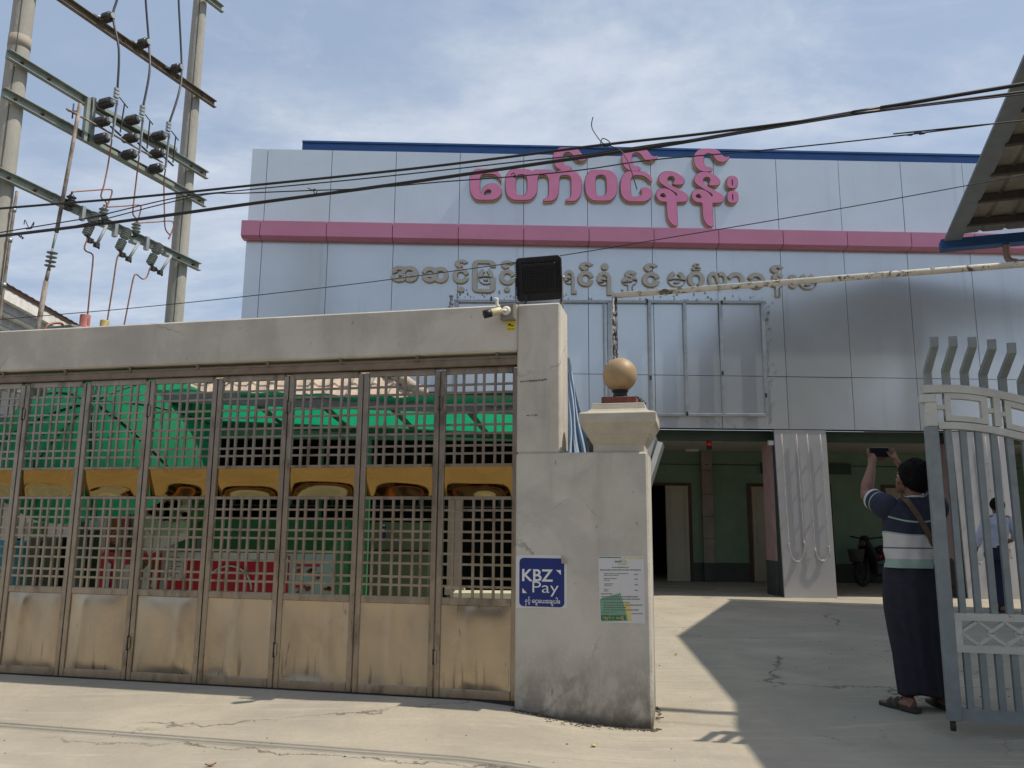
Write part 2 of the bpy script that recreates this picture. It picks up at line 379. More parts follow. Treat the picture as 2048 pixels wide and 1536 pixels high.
# soil and rubble collected at the foot of the pier
m = MB()
for k in range(620):
    t = rnd.random(); x = .02+t*.98; y = .004-abs(rnd.gauss(0, .035))*(1.6 if .25 < t < .7 else .8); s = rnd.uniform(.002, .008) if rnd.random() < .96 else rnd.uniform(.008, .016)
    if rnd.random() < .08: x = .97+abs(rnd.gauss(0, .02)); y = rnd.uniform(-.03, .35)
    p = GM @ Vector((x, y, 0)); z = ground_z(p.x, p.y)
    m.sphere((p.x, p.y, z+s*.2), s, 6, 0, (1.4, 1.2, .55))
solo('rubble', m, mat('soil', (.10, .08, .055), .95, var=.4, scale=20), 'dark soil and rubble along the foot of the gate pier', 'rubble', kind='stuff')

# ------------------------------------------------------------------ folding gate
fg = thing('folding_gate', 'brown stainless folding gate of seven and a half barred leaves with gold bands', 'gate', GM)
m = MB(); m.bx(-7.2, .034, .035, .075, 2.372, 2.418); m.bx(-7.2, .034, .118, .158, 2.372, 2.418); m.bx(-7.2, .034, .035, .158, 2.420, 2.432)
part('track', m, M_track, fg)
m = MB(); m.bx(-7.2, .034, .082, .112, -.04, .009); part('dark_gap_strip', m, M_dark, fg)  # dark strip added to block the sunlit ground showing under the leaves
for k in range(9):
    m = MB(); x = -.12-k*.62; m.bx(x-.008, x+.008, .026, .034, 2.42, 2.463); m.box((x, .03, 2.452), (.028, .02, .012)); part('track_bracket', m, M_track, fg)
seams = [-4.86, -4.26, -3.66, -3.055, -2.438, -1.812, -1.188, -.571, .032]
Y0 = .075; DD = .042                                               # leaf front plane and depth
ZB, ZS, ZP, Z1, Z2, Z3, Z4, ZT = .010, .072, .640, .692, 1.388, 1.412, 1.628, 2.352
vgap = [62, 42, 70, 46, 72, 44, 66]; hup = [60, 38, 66, 42, 66, 38, 66, 40, 66]; hlo = [26, 16, 29, 21, 29, 17, 26, 19, 25]
def bars(gaps, a, b, t):
    tot = (b-a) - t*(len(gaps)-1); s = sum(gaps); out = []; p = a
    for q in gaps[:-1]: p += tot*q/s; out.append(p+t/2); p += t
    return out
for i in range(len(seams)-1):
    a, b = seams[i]+.004, seams[i+1]-.004; fw = .040
    tilt = rnd.uniform(-.004, .004)
    m = MB()
    for (x0, x1) in ((a, a+fw), (b-fw, b)): m.bx(x0, x1, Y0, Y0+DD, ZB, ZT)
    for (z0, z1) in ((ZB, ZS), (ZP, Z1), (Z2, Z3), (Z4, Z4+.022), (ZT-.03, ZT+.018)): m.bx(a+fw, b-fw, Y0+.003, Y0+DD-.003, z0, z1)
    leaf = part('gate_leaf', m, M_frame, fg, bevel=.004)
    A, B = a+fw, b-fw
    for (z0, z1, hg) in ((Z1, Z2, hlo), (Z4+.022, ZT-.03, hup)):
        m = MB()
        for x in bars(vgap if i % 2 == 0 else vgap[::-1], A, B, .018): x += rnd.uniform(-.002, .002); m.bar((x, Y0+.017, z0), (x+rnd.uniform(-.002, .002), Y0+.017+rnd.uniform(-.001, .001), z1), .018, .018, (0, 1, 0))
        zz = bars(hg, z0, z1, .016)
        for z in zz: m.bx(A, B, Y0+.0095, Y0+.0245, z-.008, z+.008)
        part('lattice', m, M_frame, leaf)
    bow = rnd.uniform(.010, .026); lean = rnd.uniform(.028, .046)*(1 if rnd.random() < .8 else .7); ph = rnd.uniform(0, 6); ky = rnd.uniform(.7, 1.3)
    def gold(u, v):
        su = max(0, math.sin(math.pi*u))**(.42+.25*ky); sv = math.sin(math.pi*v)
        d = bow*su*sv + lean*(1-v)*(1-.35*su) + su*sv*(.0035*math.sin(u*6*ky+ph)+.0025*math.sin(v*5+ph*2+u*3))
        return (A+(B-A)*u, Y0+.016+d, Z3+(Z4-Z3)*v)
    m = MB(); m.grid(gold, 44, 22)
    part('gold_panel', m, M_gold, leaf, fixn=False)
    k1, k2, k3 = rnd.uniform(-.014, .018), rnd.uniform(0, 6), rnd.uniform(.2, .8)
    def sheet(u, v):
        e = (1-(2*u-1)**6)*(1-(2*v-1)**6)
        d = e*(k1 + .006*math.sin(u*4+k2) + .013*math.exp(-((u-k3-.12*(v-.5)**2)/.08)**2)*(1-v*.3))
        return (A+(B-A)*u, Y0+.012-d, ZS+(ZP-ZS)*v)
    m = MB(); m.grid(sheet, 30, 24)
    part('steel_panel', m, M_steel, leaf, fixn=False)
    if i % 2 == 0:
        for z in (.24, 2.06):
            m = MB(); m.bx(b-.018, b+.026, Y0-.007, Y0-.001, z, z+.085); m.tube([(b+.004, Y0-.006, z-.01), (b+.004, Y0-.006, z+.095)], .007, 8, 1)
            part('hinge', m, [M_frame, M_dark], leaf)

# ------------------------------------------------------------------ hall
hall = thing('hall', 'large event hall clad in silver panels with a pink band and a blue roof edge', 'building', FM)
XL, XR = -4.987, 13.2
seamx = [XL] + [-4.687+1.2195*i for i in range(20) if -4.687+1.2195*i < XR-.2] + [XR]
ZC0, ZC1, ZBA, ZBB, ZTOP = 2.985, fl(1700, 755).z, 6.43, 6.735, 8.25
m = MB(); gap = .010
def panel_rows(rows, y0, y1, wob=.0025):
    mm = MB()
    for k in range(len(seamx)-1):
        for (z0, z1) in rows:
            x0, x1 = seamx[k]+gap/2, seamx[k+1]-gap/2; t = [rnd.uniform(-wob, wob) for _ in range(4)]
            zz0, zz1 = z0+gap/2, z1-gap/2
            mm.addf([(x0, y0+t[0], zz0), (x1, y0+t[1], zz0), (x1, y0+t[2], zz1), (x0, y0+t[3], zz1), (x0, y1, zz0), (x1, y1, zz0), (x1, y1, zz1), (x0, y1, zz1)],
                    [(0, 1, 2, 3), (5, 4, 7, 6), (0, 4, 5, 1), (3, 2, 6, 7), (0, 3, 7, 4), (1, 5, 6, 2)])
    return mm
part('facade_cladding', panel_rows([(ZC0, ZC1), (ZC1, ZBA-.02), (ZBB+.01, ZTOP)], 0, .04), M_acp, hall)
m = MB(); m.bx(XL+.01, XR-.01, .032, .30, ZC0+.01, ZTOP-.02); part('facade_backing', m, M_gap, hall)
mm = MB()
for k in range(len(seamx)-1):
    x0, x1 = seamx[k]+.006, seamx[k+1]-.006
    if k == 0: x0 -= .05
    mm.prism([(0.03, ZBA-.02), (-.12, ZBA-.02), (-.20, ZBA+.02), (-.20, ZBB), (.03, ZBB)], lambda a, b, d: (d, a, b), x0, x1)
part('pink_band', mm, M_acp_pink, hall)
m = MB(); m.bx(-4.12, XR, .30, .36, 8.12, 8.565); m.bx(-4.12, XR, .27, .30, 8.535, 8.572)
part('roof_fascia', m, M_blue, hall)
m = MB(); m.addf([(-4.12, .36, 8.5), (XR, .36, 8.5), (XR, 14, 10.2), (-4.12, 14, 10.2)], [(0, 1, 2, 3)]); part('roof', m, M_blue, hall, fixn=False)
m = MB(); m.bx(XL, XL+.2, .301, 14, 0, 8.1); m.bx(XR-.2, XR, .301, 14, 0, 8.1); part('side_wall', m, mat('side_wall_paint', (.5, .52, .52), .8), hall)
M_green = mat('green_wall_paint', (.19, .28, .20), .75, var=.10, scale=2, spec=.25)
M_greendk = mat('dark_green_trim', (.05, .075, .06), .7)
M_plinth = mat('grey_plinth_paint', (.07, .075, .07), .8)
BW = 4.15                                                            # back wall of the porch
def door_holes(): return [(2.35, 4.24), (5.58, 7.5), (8.72, 10.5)]
m = MB(); xs = [XL+.2] ; 
for (a, b) in door_holes(): m.bx(xs[-1], a, BW, BW+.2, .42, 2.95); m.bx(a, b, BW, BW+.2, 2.2, 2.95); xs.append(b)
m.bx(xs[-1], XR-.2, BW, BW+.2, .42, 2.95)
part('porch_wall', m, M_green, hall)
m = MB(); e = [XL+.2]
for (a, b) in door_holes(): m = MB(); m.bx(e[-1], a, BW-.02, BW+.2, -.01, .42); e.append(b); part('plinth', m, M_plinth, hall)
m = MB(); m.bx(e[-1], XR-.2, BW-.02, BW+.2, -.01, .42); part('plinth', m, M_plinth, hall)
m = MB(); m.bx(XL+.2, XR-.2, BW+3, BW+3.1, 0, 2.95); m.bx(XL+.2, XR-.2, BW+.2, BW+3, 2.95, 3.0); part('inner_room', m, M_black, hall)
M_ceil = mat('ceiling_board', (.50, .50, .45), .8, var=.06)
m = MB()
for k in range(14):
    x0 = XL+.3+k*1.22; 
    for j in range(4): m.bx(x0, x0+1.214, .45+j*.93, .45+j*.93+.924, 2.955, 2.985)
part('ceiling', m, M_ceil, hall)
m = MB(); m.bx(XL, XR, .305, .44, 2.80, 2.99); m.bx(5.9, 8.0, BW-.06, BW-.001, 2.45, 2.7)
part('beam', m, M_greendk, hall)
for xx in (4.49, 11.2):
    p = MB(); p.bx(xx, xx+.25, BW-.10, BW-.001, .42, 2.95, 0); p.bx(xx-.005, xx+.255, BW-.105, BW-.021, 0, .42, 1)
    for z in (.95, 1.45, 1.95, 2.5): p.bx(xx-.003, xx+.253, BW-.104, BW-.1, z, z+.012, 1)
    part('pilaster', p, [mat('cream_trim', (.28, .24, .20), .7), M_plinth], hall)
M_door = mat('cream_door_paint', (.44, .41, .32), .6, var=.08, scale=3)
M_wood = mat('brown_wood', (.085, .045, .03), .6, var=.25, scale=6, stretch=(1, 1, .1))
for n_, (a, b) in enumerate(door_holes()):
    p = MB(); p.bx(a-.02, a+.06, BW-.03, BW+.1, 0, 2.22); p.bx(b-.06, b+.02, BW-.03, BW+.1, 0, 2.22); p.bx(a+.06, b-.06, BW-.03, BW+.1, 2.16, 2.22)
    d = part('door', p, M_wood, hall)
    def leaf(x0, x1, y, ang):
        q = MB(); wd = x1-x0; q.bx(0, wd, 0, .04, .01, 2.15)
        for (z0, z1) in ((.12, .70), (.82, 1.30), (1.42, 2.05)):
            q.bx(.07, wd-.07, -.022, -.0005, z0-.04, z0); q.bx(.07, wd-.07, -.022, -.0005, z1, z1+.04); q.bx(.03, .07, -.022, -.0005, z0-.04, z1+.04); q.bx(wd-.07, wd-.03, -.022, -.0005, z0-.04, z1+.04); q.bx(.12, wd-.12, -.014, -.0005, z0+.05, z1-.05)
        q.xf(Matrix.Translation((x0, y, 0)) @ Matrix.Rotation(ang, 4, 'Z')); lf = part('door_leaf', q, M_door, d)
        h = MB(); h.bx(wd-.05, wd-.03, -.05, 0, 1.0, 1.12); h.xf(Matrix.Translation((x0, y, 0)) @ Matrix.Rotation(ang, 4, 'Z'))
        return lf
    if n_ == 0: leaf(b-.06-.52, b-.07, BW-.02, R(-7))
    else: leaf(a+.06, (a+b)/2-.005, BW+.01, 0); leaf((a+b)/2+.005, b-.06, BW+.01, 0)
# clad columns with a painted pier behind each
M_colpink = mat('pink_column_paint', (.42, .285, .275), .7, var=.1, scale=3)
def dirt_extra(t, p, c, b):
    z = n_z(t, p); f = mul(t, n_ramp(t, n_noise(t, p, 7, 7, .65, (1, 1, .25)), .5, .7), .4)
    return n_mix(t, f, c, (.28, .25, .22))
M_acpcol = mat('column_cladding', (.50, .50, .51), .34, metal=.35, var=.05, scale=2, extra=acp_extra)
for (x0, x1) in ((4.80, 5.76), (8.09, 9.06)):
    p = MB(); p.prism([(x0-.005, 2.98), (x0+.045, 0), (x1+.02, 0), (x1-.01, 2.98)], lambda a, b, d: (a, d, b), .01, .05, 0)
    p.bx(x0+.05, x1-.03, .0505, .30, 0, 2.795, 1); p.bx(x0+.05, x1-.03, .0505, .303, 2.796, 2.978, 1)
    cmn = part('column', p, [M_acpcol, M_greendk], hall, bevel=.004)
    p = MB(); p.bx(x0+.02, x1-.06, .30, .80, .62, 2.795, 0); p.bx(x0+.01, x1-.05, .301, .81, 0, .62, 1)
    part('column_core', p, [M_colpink, M_plinth], cmn)
for (px, py) in ((1428, 878), (1383, 898)):
    c = FMI @ (EYE + ray(px, py)*((2.955-CAMH)/ray(px, py).z)); p = MB(); p.bx(c.x-.15, c.x+.15, c.y-.07, c.y+.07, 2.90, 2.954)
    part('ceiling_light', p, M_white, hall, bevel=.01)
m = MB(); m.tube(spline([(2.0, BW-.02, 2.66), (4.3, BW-.02, 2.64), (4.62, BW-.12, 2.64), (4.9, BW-.02, 2.65), (7.0, BW-.02, 2.63), (7.3, BW-.03, 2.56), (7.5, BW-.03, 2.60), (7.8, BW-.02, 2.64), (12, BW-.02, 2.63)], 5), .010, 6); part('wall_cable', m, M_plinth, hall)
m = MB(); m.bx(4.70, 4.79, .05, .12, 2.70, 2.78); part('junction_box', m, M_white, hall)
al = fl(1420, 868, .30)
ab = thing('alarm_bell', 'small red and black alarm bell under the porch beam', 'alarm', FM @ Matrix.Translation((al.x, .38, 2.70)))
p = MB(); p.lathe([(.055, 0), (.06, .03), (.05, .10)], 14); part('bell_body', p, mat('alarm_red', (.5, .02, .015), .35), ab)
p = MB(); p.lathe([(.02, -.07), (.05, -.05), (.05, 0)], 14); part('lens', p, M_black, ab)
# ================================================================== PART 2: SIGNS, FIXTURES, WHITE GATE, RIGHT-HAND ROOF
# ------------------------------------------------------------------ pink channel letters
def pxs(o, s, pts): return [(o[0]+x/s, o[1]+y/s) for x, y in pts]
o1, o2, o3, o4 = (930, 280), (1080, 280), (1220, 290), (1300, 290); S = 10.24; S4 = 9.035
e_out = pxs(o1, S, [(110,700),(160,645),(200,600),(260,580),(400,582),(540,590),(640,610),(710,670),(745,760),(740,835),(722,835),(715,790),(670,730),(600,690),(520,680),(380,680),(330,700),(300,760),(300,900),(300,1030),(310,1070),(328,1098),(345,1060),(370,980),(420,920),(490,890),(580,880),(680,910),(735,970),(750,1050),(740,1100),(690,1160),(620,1200),(560,1215),(400,1216),(240,1215),(170,1160),(110,1060),(100,950),(100,780)])
e_in = pxs(o1, S, [(375,1112),(390,1060),(430,1010),(490,995),(530,1010),(545,1050),(520,1090),(470,1125),(400,1125)])
t_out = pxs(o1, S, [(830,780),(860,690),(920,610),(1000,585),(1150,588),(1290,592),(1340,605),(1380,635),(1420,610),(1460,598),(1600,600),(1750,605),(1810,625),(1865,670),(1900,630),(1950,612)]) + \
        pxs(o2, S, [(540,607),(650,610),(740,640),(810,710),(850,800),(858,950),(850,1060),(820,1140),(760,1210),(710,1240),(535,1242),(530,1235),(545,1198),(590,1195),(630,1160),(645,1100),(645,950),(645,800),(630,740),(590,710),(530,704),(470,706),(420,720),(395,770),(388,900),(385,1030),(370,1110),(320,1190),(260,1235),(75,1242),(70,1235),(85,1198),(130,1190),(170,1150),(185,1080),(187,950),(185,810),(165,740),(120,700),(30,697)]) + \
        pxs(o1, S, [(1530,705),(1495,740),(1480,800),(1480,980),(1470,1060),(1430,1130),(1370,1190),(1300,1217),(1150,1218),(990,1217),(930,1180),(860,1110),(835,1020),(828,900)])
t_in = pxs(o1, S, [(1035,800),(1050,730),(1090,695),(1150,685),(1220,695),(1260,730),(1280,800),(1280,1010),(1260,1080),(1210,1130),(1120,1130),(1060,1080),(1032,1000)])
w_out = pxs(o2, S, [(925,900),(930,790),(970,690),(1030,620),(1090,600),(1250,602),(1420,605),(1490,640),(1550,710),(1575,800),(1580,1000),(1570,1080),(1530,1150),(1470,1210),(1410,1232),(1260,1232),(1100,1230),(1040,1200),(980,1140),(940,1050)])
w_in = pxs(o2, S, [(1130,800),(1150,740),(1190,705),(1260,695),(1320,710),(1355,750),(1365,810),(1375,1040),(1360,1090),(1310,1140),(1220,1145),(1170,1110),(1140,1040)])
g_out = pxs(o3, S, [(220,830),(225,720),(260,620),(320,550),(390,525),(530,526),(680,530),(760,560),(830,610),(872,710),(850,755),(830,735),(790,690),(730,640),(660,610),(520,605),(460,625),(430,680),(420,780),(425,960),(440,1020),(490,1055),(590,1055),(640,1030),(665,980),(660,940),(632,915),(650,880),(720,860),(800,870),(850,900),(868,970),(860,1030),(820,1090),(760,1130),(700,1148),(540,1148),(380,1145),(310,1100),(250,1030),(225,950)])
a_out = pxs(o4, S4, [(800,220),(810,160),(850,110),(910,65),(960,60),(1050,58),(1130,60),(1200,75),(1260,110),(1310,180),(1350,210),(1395,212),(1445,198),(1420,250),(1370,290),(1290,300),(1220,275),(1180,230),(1150,180),(1110,145),(1060,130),(1010,145),(980,180),(972,220),(975,310),(1000,365),(1050,390),(1110,395),(1132,420),(1112,470),(1040,471),(960,470),(890,440),(830,380),(805,310)])
n_out = pxs(o4, S4, [(160,600),(170,550),(210,500),(270,470),(340,460),(430,470),(530,510),(600,570),(632,630),(620,680),(590,705),(480,710),(425,700),(425,670),(450,640),(455,590),(430,560),(385,550),(335,565),(312,610),(325,660),(360,700),(420,740),(540,800),(640,850),(680,900),(692,950),(680,1000),(640,1018),(495,1020),(488,1024),(492,1160),(498,1300),(508,1450),(460,1450),(400,1420),(345,1350),(318,1260),(312,1140),(308,1022),(300,1018),(200,1010),(150,975),(118,920),(115,870),(140,810),(190,778),(260,775),(340,790),(400,830),(450,870),(476,920),(500,892),(485,860),(430,825),(350,780),(270,730),(200,680),(165,640)])
n_in = pxs(o4, S4, [(180,910),(200,870),(240,855),(280,880),(300,940),(210,940)])
v_out = pxs(o4, S4, [(1395,600),(1440,552),(1545,552),(1590,600),(1592,730),(1550,775),(1440,770),(1398,730)])
v_in = pxs(o4, S4, [(1478,605),(1502,605),(1508,730),(1484,730)])
def sh(p, dx, dy): return [(x+dx, y+dy) for x, y in p]
ax, ay = a_out[0]
letters = [[e_out, e_in], [t_out, t_in], [sh(a_out, 1106.6-ax, 312.0-ay)], [w_out, w_in], [g_out], [sh(a_out, 1244.6-ax, 313.0-ay)],
           [n_out, n_in], [sh(n_out, 645/S4, 15/S4), sh(n_in, 645/S4, 15/S4)], [a_out], [v_out, v_in], [sh(v_out, 8/S4, 265/S4), sh(v_in, 8/S4, 265/S4)]]
ctr = fl(1208, 375)
sign = thing('sign_lettering', 'big pink raised Burmese lettering above the pink band on the silver hall', 'sign', FM @ Matrix.Translation((ctr.x, 0, ctr.z)))
SD = .095
for i, loops in enumerate(letters):
    L2 = [[(lambda q: (q.x-ctr.x, q.z-ctr.z))(fl(x, y, -.12)) for x, y in chaikin(lp, 2)] for lp in loops]
    me = shape_mesh('letter', L2, SD-.02, .010)
    mb = MB(); me_to_mb(mb, me, lambda q: Vector((q.x, -q.z-.052, q.y)), lambda p: 0 if p.normal.z > .9 else (2 if p.normal.z > .3 else 1))
    part('letter', mb, [M_pink, M_beige, M_rim], sign, fixn=False)
# ------------------------------------------------------------------ grey second line of lettering
M_let2 = mat('grey_letter_face', (.45, .435, .38), .6, var=.08, scale=3)
M_let2e = mat('tan_letter_edge', (.46, .38, .23), .6, var=.15, scale=5)
ctr2 = fl(1200, 560)
sign2 = thing('sign_lettering', 'smaller grey raised Burmese lettering with tan edges below the pink band', 'sign', FM @ Matrix.Translation((ctr2.x, 0, ctr2.z)))
def z4(x, y): return (760+x/2.226, 480+y/2.226)
def glyph(ch, x0, y0, x1, y1, off=.036):
    a = fl(*z4(x0, y1), -.06); b = fl(*z4(x1, y0), -.06); mb = MB()
    text_into(mb, ch, a.x-ctr2.x, b.x-ctr2.x, a.z-ctr2.z, b.z-ctr2.z, lambda x, z, d: Vector((x, -.026-d, z)), .030, off, 0, .018, lambda p: 0 if p.normal.z > .85 else 1)
    part('letter', mb, [M_let2, M_let2e], sign2, fixn=False)
A_, SH = '\u103a', '\u103e'
for g_ in [('\u1021', 45,115,172,185), ('\u1006', 184,118,306,188), ('\u1004', 322,124,396,192), (A_, 332,86,392,124), ('\u1037', 342,206,376,230),
          ('\u103c', 408,88,516,232), ('\u1019', 436,126,506,196), ('\u1004', 530,130,602,198), (A_, 538,90,600,128), ('\u1037', 552,208,580,230),
          ('\u101b', 700,128,770,238), ('\u101b', 818,132,876,238), ('\u1004', 880,136,952,205), (A_, 888,97,950,136), ('\u101b', 966,140,1042,244), ('\u1036', 985,102,1018,132),
          ('\u1014', 1078,134,1146,246), ('\u1004', 1168,142,1246,208), (A_, 1176,102,1238,142), ('\u1037', 1186,212,1214,236), ('\u1019', 1282,138,1362,208),
          ('\u1002', 1370,138,1446,208), ('\u1004'+A_, 1388,103,1430,135), ('\u101c', 1462,140,1546,210), ('\u102c', 1550,142,1624,212), ('\u1001', 1640,144,1716,216),
          ('\u1014', 1738,146,1800,252), (A_, 1742,110,1798,148), ('\u1038', 1824,152,1858,214), ('\u1019', 1868,150,1946,218)]:
    glyph(*g_)
# ------------------------------------------------------------------ empty billboard frame bolted to the facade
M_galv = mat('galvanised', (.34, .37, .38), .45, metal=.6, var=.15, scale=8)
bf = thing('billboard_frame', 'empty grey steel billboard frame bolted to the silver facade', 'frame', FM)
zt, zb_ = 5.345, 3.215; xs_ = [-1.05, 1.79, 2.535, 3.19, 3.865, 4.655]
def rail(n, x0, z0, x1, z1, wd=.05):
    m = MB(); m.bar((x0, -.045, z0), (x1, -.045, z1), wd, .035, (0, 1, 0)); part(n, m, M_galv, bf, bevel=.003)
rail('rail', -1.08, zt-.05, 4.69, zt+.02); rail('rail', 1.80, zb_, 4.64, zb_+.02)
for x in xs_: rail('upright', x, zb_+.03, x+(.01), zt-.045+(x+1)*.012, .06 if x > 1.85 else .075)
rail('upright', 1.70, zb_+.03, 1.70, zt-.05, .035)
for (x, z) in [(xx, zz) for xx in (-.4, .9, 2.5, 3.9) for zz in (zt,)] + [(2.535, 3.9), (3.19, 3.24), (3.865, 4.0), (4.65, 3.6)]:
    m = MB(); m.box((x, -.066, z), (.035, .008, .08)); m.tube([(x, -.07, z), (x, -.08, z)], .012, 6); part('bolt_plate', m, M_dark, bf)
# torn glue marks left round the frame
m = MB()
def flake(x, z, s):
    n = rnd.randint(4, 6); a0 = rnd.random()*6
    m.prism([(x+s*rnd.uniform(.4, 1)*math.cos(a0+6.283*k/n)*.6, z+s*rnd.uniform(.4, 1)*math.sin(a0+6.283*k/n)) for k in range(n)], lambda a, b, d: (a, d, b), -.0055, -.003)
for k in range(230):
    t = rnd.random()
    if t < .45: x, z = rnd.uniform(-1.1, 4.7), zt+abs(rnd.gauss(0, .09))+.02
    elif t < .72: x, z = 4.72+abs(rnd.gauss(0, .05)), rnd.uniform(3.1, 5.4)
    elif t < .85: x, z = rnd.uniform(1.6, 4.7), zb_-.03-abs(rnd.gauss(0, .06))
    else: x, z = -1.13+rnd.gauss(0, .03), rnd.uniform(5.1, 5.4)
    flake(x, z, rnd.uniform(.015, .055))
solo('glue_residue', m.xf(FM), mat('glue', (.27, .28, .28), .8, var=.2, scale=9), 'torn glue flakes on the cladding round the billboard frame', 'glue residue', kind='stuff')
# ------------------------------------------------------------------ white conduits on the columns
M_pvc = mat('white_pvc', (.46, .43, .39), .6, var=.25, scale=9)
def conduit(x0, x1, z0, zbot, lab, tops=2.9):
    cnd = thing('conduit', lab, 'conduit', FM @ Matrix.Translation((x0, 0, 0)))
    xm = x1-x0; y = -.020
    pts = [(-.03, y, tops), (.0, y, z0)] + [(xm*.5-xm*.5*math.cos(math.pi*k/10), y-.01, z0-(z0-zbot)*math.sin(math.pi*k/10)) for k in range(11)] + [(xm, y, z0), (xm-.04, y, tops)]
    m = MB(); m.tube([Vector(p)+Vector((.0015*math.sin(k_*2.3), 0, 0)) for k_, p in enumerate(spline(pts, 4))], .0075, 8); part('pipe', m, M_pvc, cnd)
    for (x, z) in ((0, z0), (xm, z0-.02), (xm, z0+.03), (xm*.5, zbot)):
        m = MB(); m.box((x, y, z), (.034, .028, .05)); part('fitting', m, M_pvc, cnd, bevel=.005)
    for z in (1.35, 1.9, 2.4):
        for x in (0, xm):
            m = MB(); m.box((x-.01*(z-z0), y+.012, z), (.035, .02, .015)); part('clip', m, M_pvc, cnd)
for (c0, wh) in ((4.82, 'first clad column from the pier'), (8.11, 'clad column behind the white gate')):
    conduit(c0+.13, c0+.41, .92, .62, 'white pipe loop on the left half of the '+wh)
    conduit(c0+.60, c0+.85, .84, .64, 'white pipe loop on the right half of the '+wh)
# ------------------------------------------------------------------ pier cap, brick, globe lamp
M_stone = mat('cap_stone', (.44, .405, .33), .85, var=.12, scale=5, bump=.15, extra=dirt_extra)
CX, CY = .762, .21
def frust(m, prof, sub=False):
    vs = [(sx*h_, sy*h_, z) for h_, z in prof for sx, sy in ((-1, -1), (1, -1), (1, 1), (-1, 1))]
    n = len(prof); fs = [(4*i+j, 4*i+(j+1) % 4, 4*i+4+(j+1) % 4, 4*i+4+j) for i in range(n-1) for j in range(4)]+[(3, 2, 1, 0), tuple(4*(n-1)+j for j in range(4))]
    m.addf(vs, fs)
pc = thing('pier_cap', 'flared cream stone cap on top of the low gate pier', 'pier cap', GM @ Matrix.Translation((CX, CY, 1.716)))
m = MB(); frust(m, [(.178, 0), (.178, .052), (.182, .056), (.208, .10), (.216, .108), (.216, .118), (.222, .122), (.258, .188), (.262, .19), (.262, .197), (.268, .20), (.268, .268), (.255, .276), (.215, .287), (.196, .305), (.187, .335), (.185, .346), (.18, .348)])
part('capital', m, M_stone, pc, bevel=.003)
gl_ = thing('globe_lamp', 'dusty amber globe lamp on a brick block above the pier cap', 'lamp', GM @ Matrix.Translation((CX, CY, 2.064)))
m = MB(); m.bx(-.125, .125, -.11, .11, 0, .058); part('brick_block', m, mat('red_brick', (.17, .06, .045), .85, var=.2, scale=14, bump=.2), gl_, bevel=.004)
m = MB(); m.lathe([(.075, .058), (.07, .065), (.055, .072), (.05, .10), (.058, .106), (.062, .118), (.05, .125)], 20); part('lamp_neck', m, M_black, gl_)
def globe_extra(t, p, c, b):
    z = n_z(t, p); f = mul(t, n_ramp(t, n_noise(t, p, 30, 4, .6, (1, 1, .12)), .46, .62), n_ramp(t, z, 2.16, 2.24, 1, 0))
    c = n_mix(t, mul(t, f, .7), c, (.10, .07, .04))
    return n_mix(t, mul(t, n_ramp(t, n_noise(t, p, 5, 4), .4, .65), .3), c, (.38, .285, .165))
m = MB(); m.sphere((0, 0, .235), .126, 36); m.torus((0, 0, .235), .1262, .0012, Matrix.Rotation(R(62), 3, 'Y') @ Matrix.Rotation(R(20), 3, 'X'), 48, 6)
part('globe', m, mat('amber_globe', (.33, .235, .125), .5, var=.10, scale=5, extra=globe_extra, coat=.05), gl_)
# ------------------------------------------------------------------ peeling pipe frame over the driveway
M_peel = mat('peeling_white_pipe', (.60, .57, .49), .7, var=.1, scale=9, bump=.3, bscale=70, extra=lambda t, p, c, b: n_mix(t, n_ramp(t, n_noise(t, p, 13, 8, .75, (1, 1, 1), .8), .545, .58), c, (.12, .10, .08)))
M_peel2 = mat('peeled_dark_pipe', (.56, .53, .46), .7, var=.1, scale=9, bump=.3, bscale=70, extra=lambda t, p, c, b: n_mix(t, n_ramp(t, n_noise(t, p, 30, 8, .75, (1, 1, .6), .8), .47, .5), c, (.05, .037, .03)))
a = gl(1229, 590, .50); b_ = gl(2048, 528, .50)
pf = thing('pipe_frame', 'peeling white pipe rising behind the globe lamp and crossing the driveway', 'pipe frame', GM @ Matrix.Translation((a.x, .50, 0)))
d_ = (b_-a).normalized(); far = b_+d_*1.6-a
m = MB(); m.tube([(0, 0, ground_z(.7, 6)), (0, 0, a.z-.02)], .021, 12); part('upright_pipe', m, M_peel2, pf)
m = MB(); m.tube([(-.02, 0, a.z-.004), (far.x, 0, a.z+far.z)], .024, 12); part('cross_pipe', m, M_peel, pf)
m = MB(); m.tube([(far.x-.1, 0, 0), (far.x-.1, 0, a.z+far.z-.01)], .021, 12); part('upright_pipe', m, M_peel, pf)
# ------------------------------------------------------------------ blue tarpaulin hanging behind the pillar
tp = [gl(1136, 712, .42), gl(1138, 716, .42)]; 
def tarp(u, v):
    top = gl(1133+4*u, 715, .46); bot = gl(1133+40*u, 905, .46)
    p = top.lerp(bot, v**.9); p.y += .30*u*v+.035*math.sin(u*22+v*2)*v+.012*math.sin(u*47+1)*v; p.x += .006*math.sin(v*9+u*8); p.z -= .02*u*v
    return GM @ p
m = MB(); m.grid(tarp, 60, 24); m.grid(lambda u, v: Vector(tarp(u, v))+Vector((.002, .006, 0)), 60, 24)
solo('tarpaulin', m, mat('blue_tarpaulin', (.38, .50, .66), .6, var=.12, scale=7, stretch=(1, 1, .3)), 'folded pale blue tarpaulin draped beside the tall gate pillar', 'tarpaulin', fixn=False)
